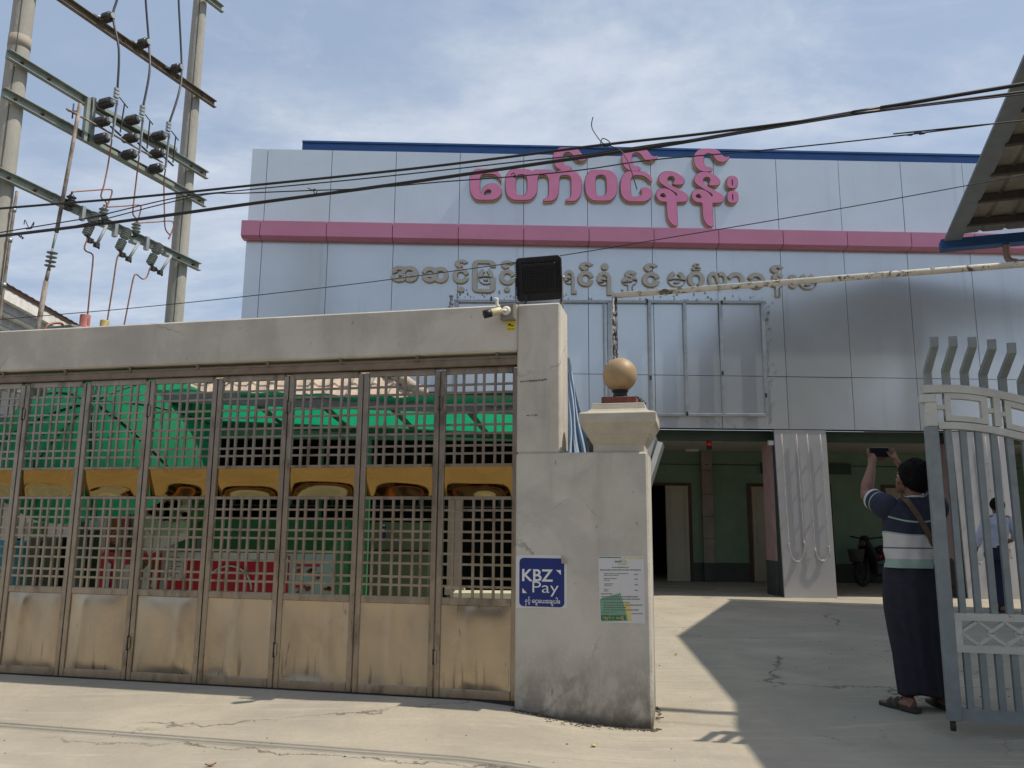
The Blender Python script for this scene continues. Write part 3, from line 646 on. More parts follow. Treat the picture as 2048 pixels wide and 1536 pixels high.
# ------------------------------------------------------------------ stack of folded roofing sheets leaning behind the cap
M_sheet = mat('grey_roof_sheet', (.15, .165, .17), .55, metal=.35, var=.12, scale=6)
for k in range(4):
    a = gl(1268+k*15, 930-k*2, .62+.012*k); b_ = gl(1285+k*13.5, 846+k*13, .80); m = MB()
    ax_ = (b_-a).normalized(); n_ = Vector((-ax_.z, 0, ax_.x)).normalized()
    if n_.x > 0: n_ = -n_
    P_ = a-ax_*.7; vs = []
    for pt in (P_, b_):
        for (u_, y_) in ((0, 0), (.040, .0), (.042, .005), (.006, .012), (.005, .35), (0, .35)): vs.append(pt+n_*u_+Vector((0, y_, 0)))
    m.addf(vs, [(i, (i+1) % 6, 6+(i+1) % 6, 6+i) for i in range(6)]+[(5, 4, 3, 2, 1, 0), (6, 7, 8, 9, 10, 11)]); m.xf(GM)
    solo('roofing_sheet', m, M_sheet, ('topmost', 'second', 'third', 'lowest and most forward')[k]+' grey folded roofing sheet leaning behind the stone pier cap', 'roofing sheet', 'roofing sheets behind the pier cap')
a = gl(1262, 815, .8); b_ = gl(1279, 794, .8); m = MB()
for k in range(3):
    o_ = Vector((.016*k, 0, -.018*k)); m.bar(a+o_+Vector((-.03, .02, -.05)), b_+o_, .015, .3, (0, 1, 0))
solo('corrugated_offcut', m.xf(GM), M_sheet, 'ribbed grey sheet end showing just right of the brick block', 'roofing sheet', 'roofing sheets behind the pier cap')
# ------------------------------------------------------------------ floodlight on the pillar
q0, q1 = gl(1030, 516, .16), gl(1124, 598, .16); fw_, fh_ = .352, .335
ctr_ = gl(1077.5, 556.5, .16)
TF = Matrix.Translation((0, 0, 0)) @ Matrix.Rotation(R(8), 4, 'X') @ Matrix.Rotation(R(-1), 4, 'Y')
flo = thing('floodlight', 'black finned floodlight on a bracket on the gate pillar top', 'floodlight', GM @ Matrix.Translation((ctr_.x, .16, 2.818)))
hz = ctr_.z-2.818; T_ = Matrix.Translation((0, 0, hz)) @ TF
def rr(w_, h_, r_, n=5): return [(sx*(w_/2-r_)+r_*math.cos(a0+math.pi/2*k/n), sz*(h_/2-r_)+r_*math.sin(a0+math.pi/2*k/n)) for sx, sz, a0 in ((1, 1, 0), (-1, 1, math.pi/2), (-1, -1, math.pi), (1, -1, 1.5*math.pi)) for k in range(n+1)]
m = MB(); m.prism(rr(fw_, fh_, .03), lambda a, b, d: (a, d, b), 0, .035); m.xf(T_); part('housing', m, M_black, flo, bevel=.004)
m = MB(); m.prism(rr(.27, .215, .012), lambda a, b, d: (a, d, b+.005), -.018, 0); m.xf(T_); part('driver_box', m, M_black, flo, bevel=.003)
m = MB()
for k in range(13): m.bx(-.118, .118, -.027, -.018, -.09+k*.0145, -.084+k*.0145)
for k in range(8): m.bx(-.125+k*.0345, -.121+k*.0345, -.029, -.018, -.095, .10)
for k in range(22): m.bx(-.13+k*.0122, -.125+k*.0122, -.016, 0, .115, .135)
for k in range(16):
    for s in (-1, 1): m.bx(s*.165-.018, s*.165+.006, -.014, 0, -.12+k*.016, -.114+k*.016)
m.xf(T_); part('cooling_fin', m, M_black, flo); 
m = MB()
for s in (-1, 1): m.bar((s*.182, .012, -.0), (s*.182, .012, hz-.0), .006, .03, (0, 1, 0)); m.tube([(s*.176, .012, hz), (s*.195, .012, hz)], .012, 8)
m.bx(-.185, .185, -.005, .03, 0, .006); part('bracket', m, mat('steel_bracket', (.35, .34, .32), .4, metal=.7), flo)
m = MB(); m.tube(spline([(-.09, -.02, hz-.13), (-.092, -.03, hz-.19), (-.11, -.02, .03), (-.10, -.02, .012), (0, -.03, .03), (.07, -.03, .012), (.05, .1, .01)]), .006, 6); part('cable', m, M_black, flo)
# ------------------------------------------------------------------ security camera, junction box
bx_ = gl(1017, 626, 0)
sec = thing('security_camera', 'small white bullet camera on a grey junction box at the pillar corner', 'security camera', GM @ Matrix.Translation((bx_.x, 0, bx_.z)))
m = MB(); m.bx(-.052, .06, -.05, -.001, -.062, .058); part('junction_box', m, mat('grey_box', (.20, .19, .17), .6, var=.15), sec, bevel=.004)
m = MB(); m.bx(.045, .062, -.052, -.0505, -.05, .05); part('box_edge', m, M_stone, sec)
m = MB(); m.lathe([(.034, 0), (.034, .008), (.018, .014)], 18, 0, Matrix.Translation((-.005, -.05, .004)) @ Matrix.Rotation(R(90), 4, 'X')); m.tube([(-.005, -.06, .004), (-.02, -.085, 0), (-.04, -.095, -.006)], .011, 10)
part('mount', m, M_white, sec)
dv = Vector((-.86, -.40, -.30)).normalized(); b0 = Vector((-.03, -.095, -.002)); b1 = b0+dv*.125
m = MB(); m.tube([b0, b0+dv*.006, b1-dv*.004, b1], [.018, .027, .029, .028], 16); part('camera_body', m, mat('camera_cream', (.52, .49, .30), .45, var=.2, scale=30), sec)
m = MB(); m.tube([b1-dv*.045, b1+dv*.012], [.0305, .031], 16, cap=True); m.tube([b1+dv*.012, b1+dv*.014], [.026, .02], 16); part('lens_hood', m, M_black, sec)
m = MB(); m.tube(spline([(-.05, -.03, .035), (-.075, -.03, .05), (-.082, -.03, .08), (-.082, -.03, .10), (-.10, -.03, .105)]), .012, 10); part('conduit_elbow', m, M_white, sec)
st = gl(1022, 652, 0); m = MB()
st_o = thing('camera_notice', 'small yellow camera warning label below the junction box', 'label', GM @ Matrix.Translation((st.x, 0, st.z)))
m.bx(-.032, .032, -.003, -.0005, -.034, .034); part('label_card', m, mat('label_yellow', (.62, .52, .03), .5, var=.06), st_o)
m = MB(); m.prism([(-.02, .012), (-.006, .02), (.004, .008), (-.016, .0)], lambda a, b, d: (a, d, b), -.0045, -.0035); m.bx(.0, .02, -.0045, -.0035, -.004, .004)
for k in range(5): m.bx(-.026+k*.011, -.018+k*.011, -.0045, -.0035, -.026, -.021)
part('label_print', m, M_black, st_o)
# ------------------------------------------------------------------ KBZ Pay sticker
kc = gl(1084, 1163.5, 0)
kb = thing('payment_sticker', 'square blue KBZ Pay payment sticker with a peeling corner on the pier', 'sticker', GM @ Matrix.Translation((kc.x, 0, kc.z)))
def kx(px): return (px-1084)/1036*3.78+0
def K(px, py): q = gl(px, py, 0); return q.x-kc.x, q.z-kc.z
def plane_fn(d0): return lambda x, z, d: Vector((x, d0-d, z))
def card(pts, y, th=.0012): m = MB(); m.prism([K(*p) for p in pts], lambda a, b, d: (a, d, b), y-th, y); return m
part('sticker_sheet', card([(1033, 1112), (1040, 1110), (1120, 1110), (1128, 1117), (1134, 1128), (1134, 1216), (1032, 1216)], -.0005), mat('sticker_white', (.60, .60, .60), .45, var=.05), kb)
M_kblue = mat('sticker_blue', (.012, .028, .165), .35, var=.05)
a, b_ = K(1038.5, 1212), K(1128.5, 1117); cx_, cz_ = (a[0]+b_[0])/2, (a[1]+b_[1])/2
m = MB(); m.prism([(x+cx_, z+cz_) for x, z in rr(b_[0]-a[0], b_[1]-a[1], .03)], lambda a, b, d: (a, d, b), -.0032, -.002); part('sticker_field', m, M_kblue, kb)
def tline(par, s, x0, y0, x1, y1, off, mt, d0=-.0036, Kf=None):
    Kf = Kf or K; p, q = Kf(x0, y1), Kf(x1, y0); m = MB(); text_into(m, s, p[0], q[0], p[1], q[1], plane_fn(d0), .0008, off); return part('lettering', m, mt, par, fixn=False)
M_kwhite = mat('print_white', (.70, .71, .72), .45, var=.02)
tline(kb, 'KBZ', 1044.5, 1139, 1106, 1162, .018, M_kwhite); tline(kb, 'Pay', 1065, 1164, 1117.5, 1192, -.006, M_kwhite)
tline(kb, '\u1014\u103e\u1004\u1037\u103a \u1004\u103d\u1031\u1015\u1031\u1038\u1001\u103b\u1031\u1015\u102b\u104b'.replace('\u1004\u103d\u1031', '\u1031\u1004\u103d').replace('\u1015\u1031\u1038', '\u1031\u1015\u1038').replace('\u1001\u103b\u1031', '\u1031\u1001\u103b'), 1050, 1195, 1120, 1211, .012, M_kwhite)
part('corner_mark', card([(1112, 1140), (1122, 1140), (1122, 1149.5)], -.0032), M_kwhite, kb); part('corner_mark', card([(1045, 1176), (1045, 1186), (1054, 1186)], -.0032), M_kwhite, kb)
def curl(u, v):
    p, q = K(1118, 1110), K(1136, 1127); x = p[0]+(q[0]-p[0])*u; z = p[1]+(q[1]-p[1])*(v); return (x, -.004-.018*math.sin(math.pi*.8*(u+1-v)/2), z)
m = MB(); m.grid(lambda u, v: curl(.3+.7*u*(v), v), 8, 8); part('peeling_corner', m, mat('sticker_back', (.36, .33, .27), .7), kb, fixn=False)
# ------------------------------------------------------------------ notice poster
pcn = gl(1243, 1180, 0)
po = thing('notice_poster', 'white and green printed notice poster on the right side of the pier', 'poster', GM @ Matrix.Translation((pcn.x, 0, pcn.z)))
def Kp(px, py): q = gl(px, py, 0); return q.x-pcn.x, q.z-pcn.z
def Z2(x, y): return (1000+x/3.841, 1080+y/3.84)                    # coordinates read off an enlarged view of the pier
def pcard(pts, y, mt, nm): m = MB(); m.prism([Kp(*Z2(*p)) for p in pts], lambda a, b, d: (a, d, b), y-.0006, y); part(nm, m, mt, po)
M_pw = mat('poster_white', (.56, .57, .58), .3, var=.04); M_pg = mat('poster_green', (.17, .33, .24), .35, var=.06); M_pdg = mat('poster_dark_green', (.05, .15, .08), .4); M_py = mat('poster_yellow', (.60, .50, .18), .4); M_ink = mat('poster_ink', (.10, .11, .10), .5)
pcard([(755, 122), (1105, 124), (1118, 643), (766, 632)], -.0006, M_pw, 'poster_sheet')
pcard([(762, 130), (930, 131), (930, 138), (762, 137)], -.0016, M_pdg, 'green_bar'); pcard([(930, 131), (1098, 132), (1098, 144), (930, 138)], -.0016, M_py, 'gold_bar')
pcard([(768, 452), (925, 405), (985, 620), (776, 626)], -.0013, M_pg, 'green_field'); pcard([(945, 490), (1000, 475), (1012, 625), (985, 620)], -.0013, M_py, 'gold_field')
pcard([(775, 576), (968, 578), (968, 618), (776, 614)], -.0024, M_pdg, 'footer_bar')
def ptext(s, x0, y0, x1, y1, mt=M_ink, off=.01, d0=-.0032):
    a, b = Z2(x0, y0), Z2(x1, y1); tline(po, s, a[0], a[1], b[0], b[1], off, mt, d0, Kp)
ptext('\u1021\u101d\u1014\u103a', 880, 152, 936, 180, M_pdg, .03); ptext('(\u1019\u103a)', 938, 150, 976, 180, M_py, .03)
m = MB()
def scrawl(x0, x1, y, h=7):                                          # print too small to read in the photograph
    x = x0
    while x < x1:
        w_ = rnd.uniform(4, 13); a, b = Kp(*Z2(x, y+h/2)), Kp(*Z2(min(x1, x+w_), y-h/2)); m.bx(a[0], b[0], -.0024, -.0017, a[1], b[1]+rnd.uniform(-.0006, .0006)); x += w_+rnd.uniform(2, 5)
for l_ in [(905, 970, 186, 3), (862, 990, 210, 7), (770, 1082, 230, 8), (796, 990, 258, 5), (800, 912, 271, 5), (798, 900, 296, 5), (798, 845, 309, 5), (798, 872, 337, 5), (798, 856, 350, 5), (800, 832, 378, 5), (800, 834, 391, 5),
           (1030, 1058, 264, 7), (1034, 1056, 301, 7), (1036, 1058, 343, 7), (1036, 1058, 386, 7), (778, 864, 414, 7), (780, 1060, 436, 8), (780, 1075, 454, 8), (796, 995, 480, 6), (796, 1095, 500, 7), (798, 970, 518, 7), (796, 1065, 537, 7), (780, 900, 556, 4), (1010, 1098, 566, 5)]: scrawl(*l_)
part('small_print', m, M_ink, po)
ptext('\u1001\u103b\u1004\u103a\u1038 \u1019\u101b\u103e\u102d', 790, 583, 955, 611, M_py, 0)
# ------------------------------------------------------------------ white and grey swing gate
M_ggrey = mat('gate_grey_paint', (.21, .245, .25), .5, var=.14, scale=9, bump=.08)
def rust_extra(t, p, c, b): return n_mix(t, n_ramp(t, n_noise(t, p, 22, 7, .7), .64, .70), c, (.13, .07, .035))
M_gwhite = mat('gate_white_paint', (.50, .51, .47), .55, var=.10, scale=7, bump=.12, extra=rust_extra)
OS = .15
def sg(px, py): q = gl(px, py, OS); return Vector((q.x, OS, q.z))
p0 = sg(1897, 1448); swx = p0.x+.026
sw = thing('swing_gate', 'white and grey steel swing gate leaf with curved top and bent spikes', 'gate', GM @ Matrix.Translation((swx, OS, 0)))
def W(px, py): q = sg(px, py); return Vector((q.x-swx, 0, q.z))
xl = -.005; Wd = 1.55
zt0 = W(1850, 779).z
def ztop(x): t = max(0, x-.12); u = min(t, .8); return zt0 - .33*u**1.7 - .45*(t-u) - .01*x
def zlow(x): return ztop(x) - .245
m = MB(); m.bx(-.028, .05, -.03, .03, .03, zlow(0)-.005); part('stile', m, M_ggrey, sw, bevel=.004)
m = MB(); m.bx(Wd-.05, Wd+.03, -.03, .03, .03, zlow(Wd)+.1); part('stile', m, M_ggrey, sw, bevel=.004)
m = MB(); m.bx(-.045, .047, -.036, .036, zlow(0)+.155, zlow(0)+.205); m.bx(-.02, .052, -.032, .032, zlow(0)-.004, zlow(0)+.154); part('white_post', m, M_gwhite, sw, bevel=.003)
def arc_bar(f, x0, x1, w_, dpt, n=16):
    m = MB(); xs = [x0+(x1-x0)*k/n for k in range(n+1)]
    vs = [(x, y, f(x)+s*w_/2) for x in xs for (y, s) in ((-dpt/2, -1), (dpt/2, -1), (dpt/2, 1), (-dpt/2, 1))]
    m.addf(vs, [(4*i+j, 4*i+(j+1) % 4, 4*i+4+(j+1) % 4, 4*i+4+j) for i in range(n) for j in range(4)]+[(3, 2, 1, 0), (4*n, 4*n+1, 4*n+2, 4*n+3)]); return m
part('top_rail', arc_bar(ztop, -.018, Wd+.03, .052, .066), M_gwhite, sw)
part('lower_rail', arc_bar(zlow, .053, Wd+.03, .046, .062), M_gwhite, sw)
for k in range(4):
    x0 = .10+k*.355; x1 = x0+.255; y = .026
    f = lambda x: (ztop(x)+zlow(x))/2
    m = MB(); s_ = .036
    for (dz) in (.075, -.075): m.v and None; mm_ = arc_bar(lambda x: f(x)+dz, x0, x1, s_, .05, 6); m.addf(mm_.v, mm_.f)
    for x in (x0+s_/2, x1-s_/2): m.bar((x, 0, f(x)-.09), (x, 0, f(x)+.09), s_, .052, (0, 1, 0))
    m.bar((x0-.05, 0, f(x0)), (x0, 0, f(x0)), .03, .045, (0, 1, 0)); m.bar((x1, 0, f(x1)), (x1+.05, 0, f(x1)), .03, .045, (0, 1, 0))
    part('scroll_box', m, M_gwhite, sw)
    if k < 3: m = MB(); m.bx(x1+.035, x1+.075, -.03, .03, zlow(x1)+.02, ztop(x1)-.025); part('spacer', m, M_gwhite, sw)
zr1, zr0 = W(1960, 1234).z, W(1960, 1298).z
for z in (zr1, zr0): m = MB(); m.bx(.0505, Wd-.051, -.024, .024, z-.022, z+.022); part('mid_rail', m, M_gwhite, sw)
for x in (.0505, Wd-.091): m = MB(); m.bx(x, x+.04, -.026, .026, zr0+.0225, zr1-.0225); part('mid_rail_end', m, M_gwhite, sw)
m = MB(); zc_ = (zr0+zr1)/2; hh = (zr1-zr0)/2-.026
for k in range(8):
    cx_ = .185+k*.155
    for (sa, sb) in ((-1, 1), (1, 1), (1, -1), (-1, -1)):
        a_ = Vector((cx_+.10*sa, -.006*(k % 2), zc_)); b2 = Vector((cx_, -.006*(k % 2), zc_+hh*sb)); m.bar(a_, b2, .018, .03, (0, 1, 0))
part('diamond_lattice', m, M_gwhite, sw)
m = MB(); m.bx(.0505, Wd-.051, -.026, .026, .035, .105); part('bottom_rail', m, M_ggrey, sw)
m = MB(); m.lathe([(.018, 0), (.018, .06)], 8, 0, Matrix.Translation((.0, .0, -.03))); part('drop_bolt', m, M_dark, sw)
nb = 16
for k in range(nb):
    x = .108+k*.0905
    if x > Wd-.08: break
    m = MB(); m.bx(x-.019, x+.019, -.019, .019, zr1+.0225, zlow(x)-.022); part('upper_bar', m, M_ggrey, sw)
    m = MB(); m.bx(x-.019, x+.019, -.019, .019, .1055, zr0-.0225); part('lower_bar', m, M_ggrey, sw)
for k in range(12):
    x = .015+k*.112
    zz = ztop(x)+.027; m = MB(); h_ = .019; k1, k2 = zz+.085, zz+.215
    pr = [(-h_, zz), (-h_, k1), (-.225, k2), (-.230, k2+.066), (-.198, k2+.069), (-.193, k2+.016), (h_, k1+.02), (h_, zz)]
    m.prism(pr, lambda a, b, d: (d, a, b), x-.022, x+.022); part('spike', m, M_ggrey, sw)
# hinge post of the swing gate stands outside the photograph
m = MB(); m.bx(swx+Wd+.06, swx+Wd+.42, -.05, .4, -.2, 2.2); 
gp2 = solo('gate_post', m.xf(GM), M_plaster, 'plastered post that carries the white swing gate', 'post', bevel=.01)
# ------------------------------------------------------------------ lean-to roof on the right
C1 = at(1908, 466, 13.5); Rg = at(2072, 100, 8.9)
rf = thing('shelter', 'right hand shelter with corrugated roof, dark purlins and blue gutter', 'shelter', Matrix.Translation((C1.x+4, C1.y-2, 0)))
u_ = Rg-C1; ul = u_.length; u_n = u_.normalized()
vdir = Vector((.966, -.26, -.0)); vdir = (vdir-u_n*vdir.dot(u_n)).normalized(); nrm = vdir.cross(u_n).normalized()
if nrm.z < 0: nrm = -nrm
M_roofu = mat('roof_sheet_underside', (.215, .205, .18), .55, metal=.2, var=.18, scale=5, stretch=(1, 1, 1))
M_purlin = mat('rusty_purlin', (.05, .045, .042), .7, var=.25, scale=12)
M_barge = mat('barge_board', (.155, .185, .21), .5, var=.12, scale=5)
VW = 7.0; N1 = Vector((4.12, 3.05, 4.31))
def roof_sheet(P, Q):                                                # corrugated sheet between edge P-Q and its parallel VW away
    m = MB(); n_ = int(VW/.095); up_ = Vector((0, 0, 1))
    vs = []
    for e in (P, Q):
        for i in range(n_*2+1):
            x = i*VW/(n_*2); r_ = (i % 8); h_ = .035 if r_ in (1,) else 0
            vs.append(e+vdir*x+up_*(h_+.03))
    k_ = n_*2+1; m.addf(vs, [(i, i+1, k_+i+1, k_+i) for i in range(k_-1)]); return m
part('roof_sheet', roof_sheet(C1-u_n*.12, Rg), M_roofu, rf, True, fixn=False)
part('roof_sheet', roof_sheet(Rg, N1), M_roofu, rf, True, fixn=False)
for t in (.09, .26, .43, .60, .77, .93):
    p = C1+u_*t-Vector((0, 0, .045)); m = MB(); m.bar(p+vdir*.12, p+vdir*VW, .09, .11, (0, 0, 1)); part('purlin', m, M_purlin, rf, True)
for x in (1.15, 3.6):
    m = MB(); m.bar(C1+vdir*x-Vector((0, 0, .16)), Rg+vdir*x-Vector((0, 0, .16)), .07, .12); m.bar(Rg+vdir*x-Vector((0, 0, .16)), N1+vdir*x-Vector((0, 0, .16)), .07, .12); part('rafter', m, M_purlin, rf, True)
m = MB(); m.bar(C1-u_n*.12-Vector((0, 0, .06)), Rg-Vector((0, 0, .06)), .045, .27, vdir); part('barge_board', m, M_barge, rf, True)
m = MB(); m.bar(Rg-Vector((0, 0, .06)), N1-Vector((0, 0, .06)), .045, .27, vdir); part('barge_board', m, M_barge, rf, True)
gd_ = C1-u_n*.24-vdir*.18-Vector((0, 0, .13)); m = MB()
T_ = Matrix((vdir, u_n, Vector((0, 0, 1)))).transposed()
m.prism([(-.12, .10), (-.10, -.06), (.08, -.06), (.10, .10), (.085, .10), (.066, -.045), (-.086, -.045), (-.105, .10)], lambda a, b, d: gd_+u_n*a+vdir*d+Vector((0, 0, b)), 0, VW+.2); m.prism([(-.12, .10), (-.10, -.06), (.08, -.06), (.10, .10)], lambda a, b, d: gd_+u_n*a+vdir*d+Vector((0, 0, b)), -.004, 0)
part('gutter', m, M_blue, rf, True)
dp = gd_+vdir*1.02+Vector((0, 0, -.06))
m = MB(); m.tube(spline([dp, dp-Vector((0, 0, .22)), dp-Vector((0, 0, .34))+vdir*.08+u_n*.06, dp-Vector((0, 0, .62))+vdir*.42+u_n*.5, dp-Vector((0, 0, .8))+vdir*.5+u_n*.55, dp-Vector((0, 0, 3.0))+vdir*.5+u_n*.55, Vector((dp.x, dp.y, 0))+vdir*.5+u_n*.55], 6), .055, 12); part('downpipe', m, mat('pink_downpipe', (.36, .25, .215), .5, var=.1), rf, True)
for (t_, x) in ((.12, 1.3), (.9, 1.3), (.12, 6.6), (.9, 6.6)):
    p = C1+u_*t_+vdir*x; m = MB(); m.bx(p.x-.09, p.x+.09, p.y-.09, p.y+.09, 0, p.z-.2); part('post', m, M_purlin, rf, True)
p = N1+vdir*1.3; m = MB(); m.bx(p.x-.09, p.x+.09, p.y-.09, p.y+.09, -.1, p.z-.2); part('post', m, M_purlin, rf, True)
# ================================================================== PART 3: POWER LINE STRUCTURE, CABLES
PL, PR = at(25, 200, 8.2), at(367, 400, 10.5)
SA = math.atan2(PR.y-PL.y, PR.x-PL.x); SM = Matrix.Translation((PL.x, PL.y, 0)) @ Matrix.Rotation(SA, 4, 'Z'); SMI = SM.inverted()
SD0 = PL.y-PL.x*math.tan(SA)
def sl(px, py, off=-.14): return SMI @ on_plane(px, py, SA, SD0+off/math.cos(SA))
M_pole = mat('pole_concrete', (.33, .325, .295), .9, var=.12, scale=3, bump=.3, bscale=30, stretch=(1, 1, .4), extra=lambda t, p, c, b: n_mix(t, mul(t, n_ramp(t, n_noise(t, p, 8, 7, .65, (1, 1, .15)), .5, .7), .35), c, (.15, .145, .13)))
M_arm = mat('galvanised_green_grey', (.26, .295, .27), .55, metal=.45, var=.18, scale=7)
M_armr = mat('rusty_channel', (.17, .145, .12), .7, metal=.3, var=.3, scale=9)
M_porc = mat('brown_porcelain', (.024, .021, .021), .25, var=.3, scale=20, spec=.6)
M_poly = mat('grey_polymer', (.19, .215, .21), .5, var=.1)
M_cu = mat('copper_wire', (.26, .125, .075), .55, metal=.5, var=.25, scale=18)
M_rust = mat('rusty_pipe', (.16, .115, .09), .75, metal=.2, var=.35, scale=14, bump=.2, c2=(.27, .245, .215), stretch=(1, 1, .5))
M_cable = mat('black_cable', (.018, .018, .02), .5, var=.2)
hf = thing('power_line_structure', 'twin concrete pole structure with steel cross arms behind the gate', 'utility structure', SM)
XR_ = (PR-PL).length
def pole(x, r0, r1, h):
    m = MB(); m.tube([(x, 0, h*k/12) for k in range(13)], [r0+(r1-r0)*k/12 for k in range(13)], 28); p = part('pole', m, M_pole, hf)
    m = MB(); pts = [(x-(r0+(r1-r0)*k/30)*.72-.0, -(r0+(r1-r0)*k/30)*.70+.004*math.sin(k*2.1), h*k/30) for k in range(31)]; m.tube(pts, .006, 5)
    part('mould_seam', m, mat('seam_dark', (.10, .095, .08), .9), p); return p
pl_ = pole(0, .135, .098, 9.2); pr_ = pole(XR_, .135, .088, 9.2)
m = MB(); zz = sl(60, 108, -.115).z; m.lathe([(.1125, -.07), (.1125, .07)], 28, 0, Matrix.Translation((0, 0, zz+.12))); part('marking_band', m, mat('band_paint', (.33, .305, .265), .8, var=.12, scale=20, c2=(.30, .265, .23)), pl_)
def channel(a, b, mt, h=.10, fl_=.05, nm='cross_arm', bolts=()):
    a, b = Vector(a), Vector(b); b.y = a.y; m = MB(); d = (b-a).normalized(); up = Vector((-d.z, 0, d.x))
    m.bar(a, b, .008, h, up)
    for s in (-1, 1): m.bar(a+up*s*(h/2-.004)+Vector((0, -fl_/2-.0045, 0)), b+up*s*(h/2-.004)+Vector((0, -fl_/2-.0045, 0)), fl_, .008, up)
    o = part(nm, m, mt, hf)
    for t in bolts:
        m = MB(); p = a.lerp(b, t); m.tube([p+Vector((0, -.004, 0)), p+Vector((0, -.03, 0))], .016, 6, sm=False); m.tube([p+Vector((0, -.03, 0)), p+Vector((0, -.05, 0))], .008, 6); part('bolt', m, mat('rusty_bolt', (.07, .035, .025), .8), o)
    return o
def ext(a, b, k): return a+(a-b)*k
t0, t1 = sl(125, 0), sl(428, 210); channel(ext(t0, t1, .45), t1, M_armr, .10, .05, bolts=(.55, .80, .93))
for (p, q, bl) in (((12, 108), (412, 352), (.06, .17, .90, .965)), ((3, 185), (408, 408), (.05, .16, .90, .965)), ((-40, 330), (397, 535), (.1, .2, .88, .965))): channel(sl(*p), sl(*q), M_arm, .105, .05, bolts=bl)
r0, r1 = sl(443, 20), sl(385, -25); channel(r1, r0, M_arm, .10, .05)
# rusty conduit strapped to the near pole
cp = [sl(34, 383, -.15), sl(28, 420, -.15), sl(20, 480, -.15), sl(8, 570, -.15), sl(-8, 690, -.15)]
m = MB(); m.tube(cp+[Vector((cp[-1].x-.02, -.15, 0))], .016, 10); part('earth_pipe', m, M_rust, hf)
for p in cp[1:4]: m = MB(); m.tube([p+Vector((0, 0, -.02)), p+Vector((0, 0, .02))], .024, 10); part('pipe_clip', m, M_galv, hf)
# air break switch between the two upper arms
swi = thing('air_break_switch', 'three pole air break switch with brown insulators on the upper cross arms', 'switch', SM @ Matrix.Translation((sl(250, 260).x, -.14, 0)))
bx0 = sl(250, 260).x
def sw_l(px, py, off=-.2): q = sl(px, py, off); return Vector((q.x-bx0, off+.14, q.z))
for (p, q) in (((176, 197), (168, 282)), ((187, 196), (181, 286))):
    m = MB(); m.bar(sw_l(*p, -.20), sw_l(*q, -.20), .045, .05, (0, 1, 0)); part('end_channel', m, M_arm, swi)
for (p, q) in (((190, 210), (352, 300)), ((184, 283), (345, 372))):
    m = MB(); m.bar(sw_l(*p, -.21), sw_l(*q, -.21), .06, .045, (0, 0, 1)); part('base_channel', m, M_arm, swi)
def insul(base, ax, ln, r, n=5, mt=None, name='insulator', par=None, ribs=.6):
    ax = Vector(ax).normalized(); T = Matrix.Translation(base) @ ax.to_track_quat('Z', 'Y').to_matrix().to_4x4()
    pf_ = [(r*.35, 0), (r*.5, ln*.04)]
    for k in range(n):
        z = ln*(.08+.84*k/n); dz = ln*.84/n; pf_ += [(r*ribs, z), (r, z+dz*.45), (r*.96, z+dz*.62), (r*ribs, z+dz*.7)]
    pf_ += [(r*.5, ln*.94), (r*.45, ln)]
    m = MB(); m.lathe(pf_, 20, 0, T); return part(name, m, mt or M_porc, par or swi)
ax3 = Vector((.0, -1, 0))
rows = [[(213, 206), (205, 243), (204, 277)], [(265, 240), (262, 276), (259, 309)], [(318, 272), (315, 307), (312, 337)]]
ends = []
for ph in rows:
    tops = []
    for j, (px, py) in enumerate(ph):
        c = sw_l(px, py, -.32); base = c+Vector((0, .09, 0)); insul(base, ax3, .18, .062, 5)
        m = MB(); m.tube([base+Vector((0, .03, 0)), base], .045, 12); part('insulator_base', m, M_arm, swi)
        e = base+Vector((0, -.18, 0)); tops.append(e)
        m = MB(); m.tube([e, e+Vector((0, -.03, 0))], .032, 10); m.box(e+Vector((0, -.035, 0)), (.05, .012, .05)); part('terminal', m, M_galv, swi)
    a, b = tops[0]+Vector((.03, -.05, .02)), tops[2]+Vector((.02, -.05, 0)); m = MB()
    m.bar(a, b, .012, .03, (0, 1, 0)); part('switch_blade', m, M_galv, swi)
    o_ = Vector((.06, -.05, -.02)); m = MB(); m.bar(a+o_, b+o_+Vector((0, 0, .1)), .010, .014, (0, 1, 0)); m.tube([a+o_+Vector((-.08, 0, .04)), a+o_+Vector((.05, 0, -.03))], .007, 6); m.tube([b+Vector((-.04, 0, .12)), b+Vector((.1, -.02, .06))], .012, 6); part('arcing_horn', m, M_dark, swi)
    m = MB(); 
    for k in range(3): m.box(tops[0]+Vector((.012, -.045, .06+.045*k)), (.055, .04, .03))
    part('cable_clamp', m, M_galv, swi); ends.append((SM @ Matrix.Translation((bx0, -.14, 0))) @ (tops[0]+Vector((.015, -.05, .16)))); 
    ends.append((SM @ Matrix.Translation((bx0, -.14, 0))) @ (tops[2]+Vector((.02, -.05, -.02))))
m = MB(); m.tube([sw_l(133, 218, -.3), sw_l(180, 243, -.3), sw_l(325, 325, -.3)], .013, 8); part('operating_shaft', m, M_rust, swi)
h0 = sw_l(146, 222, -.3); m = MB()
for (dx, dz) in ((.0, .09), (.06, .03)): m.tube([h0+Vector((-dx, 0, -dz)), h0+Vector((dx, 0, dz))], .008, 6)
part('crank', m, M_dark, swi)
rod = thing('operating_rod', 'long rusty operating rod with disc insulator running down from the switch', 'rod', SM @ Matrix.Translation((sl(75, 662, -.3).x, -.3, 0)))
rx = sl(75, 662, -.3).x
def rl(px, py): q = sl(px, py, -.3); return Vector((q.x-rx, 0, q.z))
m = MB(); m.tube([rl(160, 208), rl(140, 320), rl(113, 465)], .022, 10); part('upper_rod', m, M_rust, rod)
m = MB(); m.tube([rl(112, 468), rl(105, 497)], [.016, .012], 10); m.tube([rl(105, 497), rl(98, 537)], .012, 10)
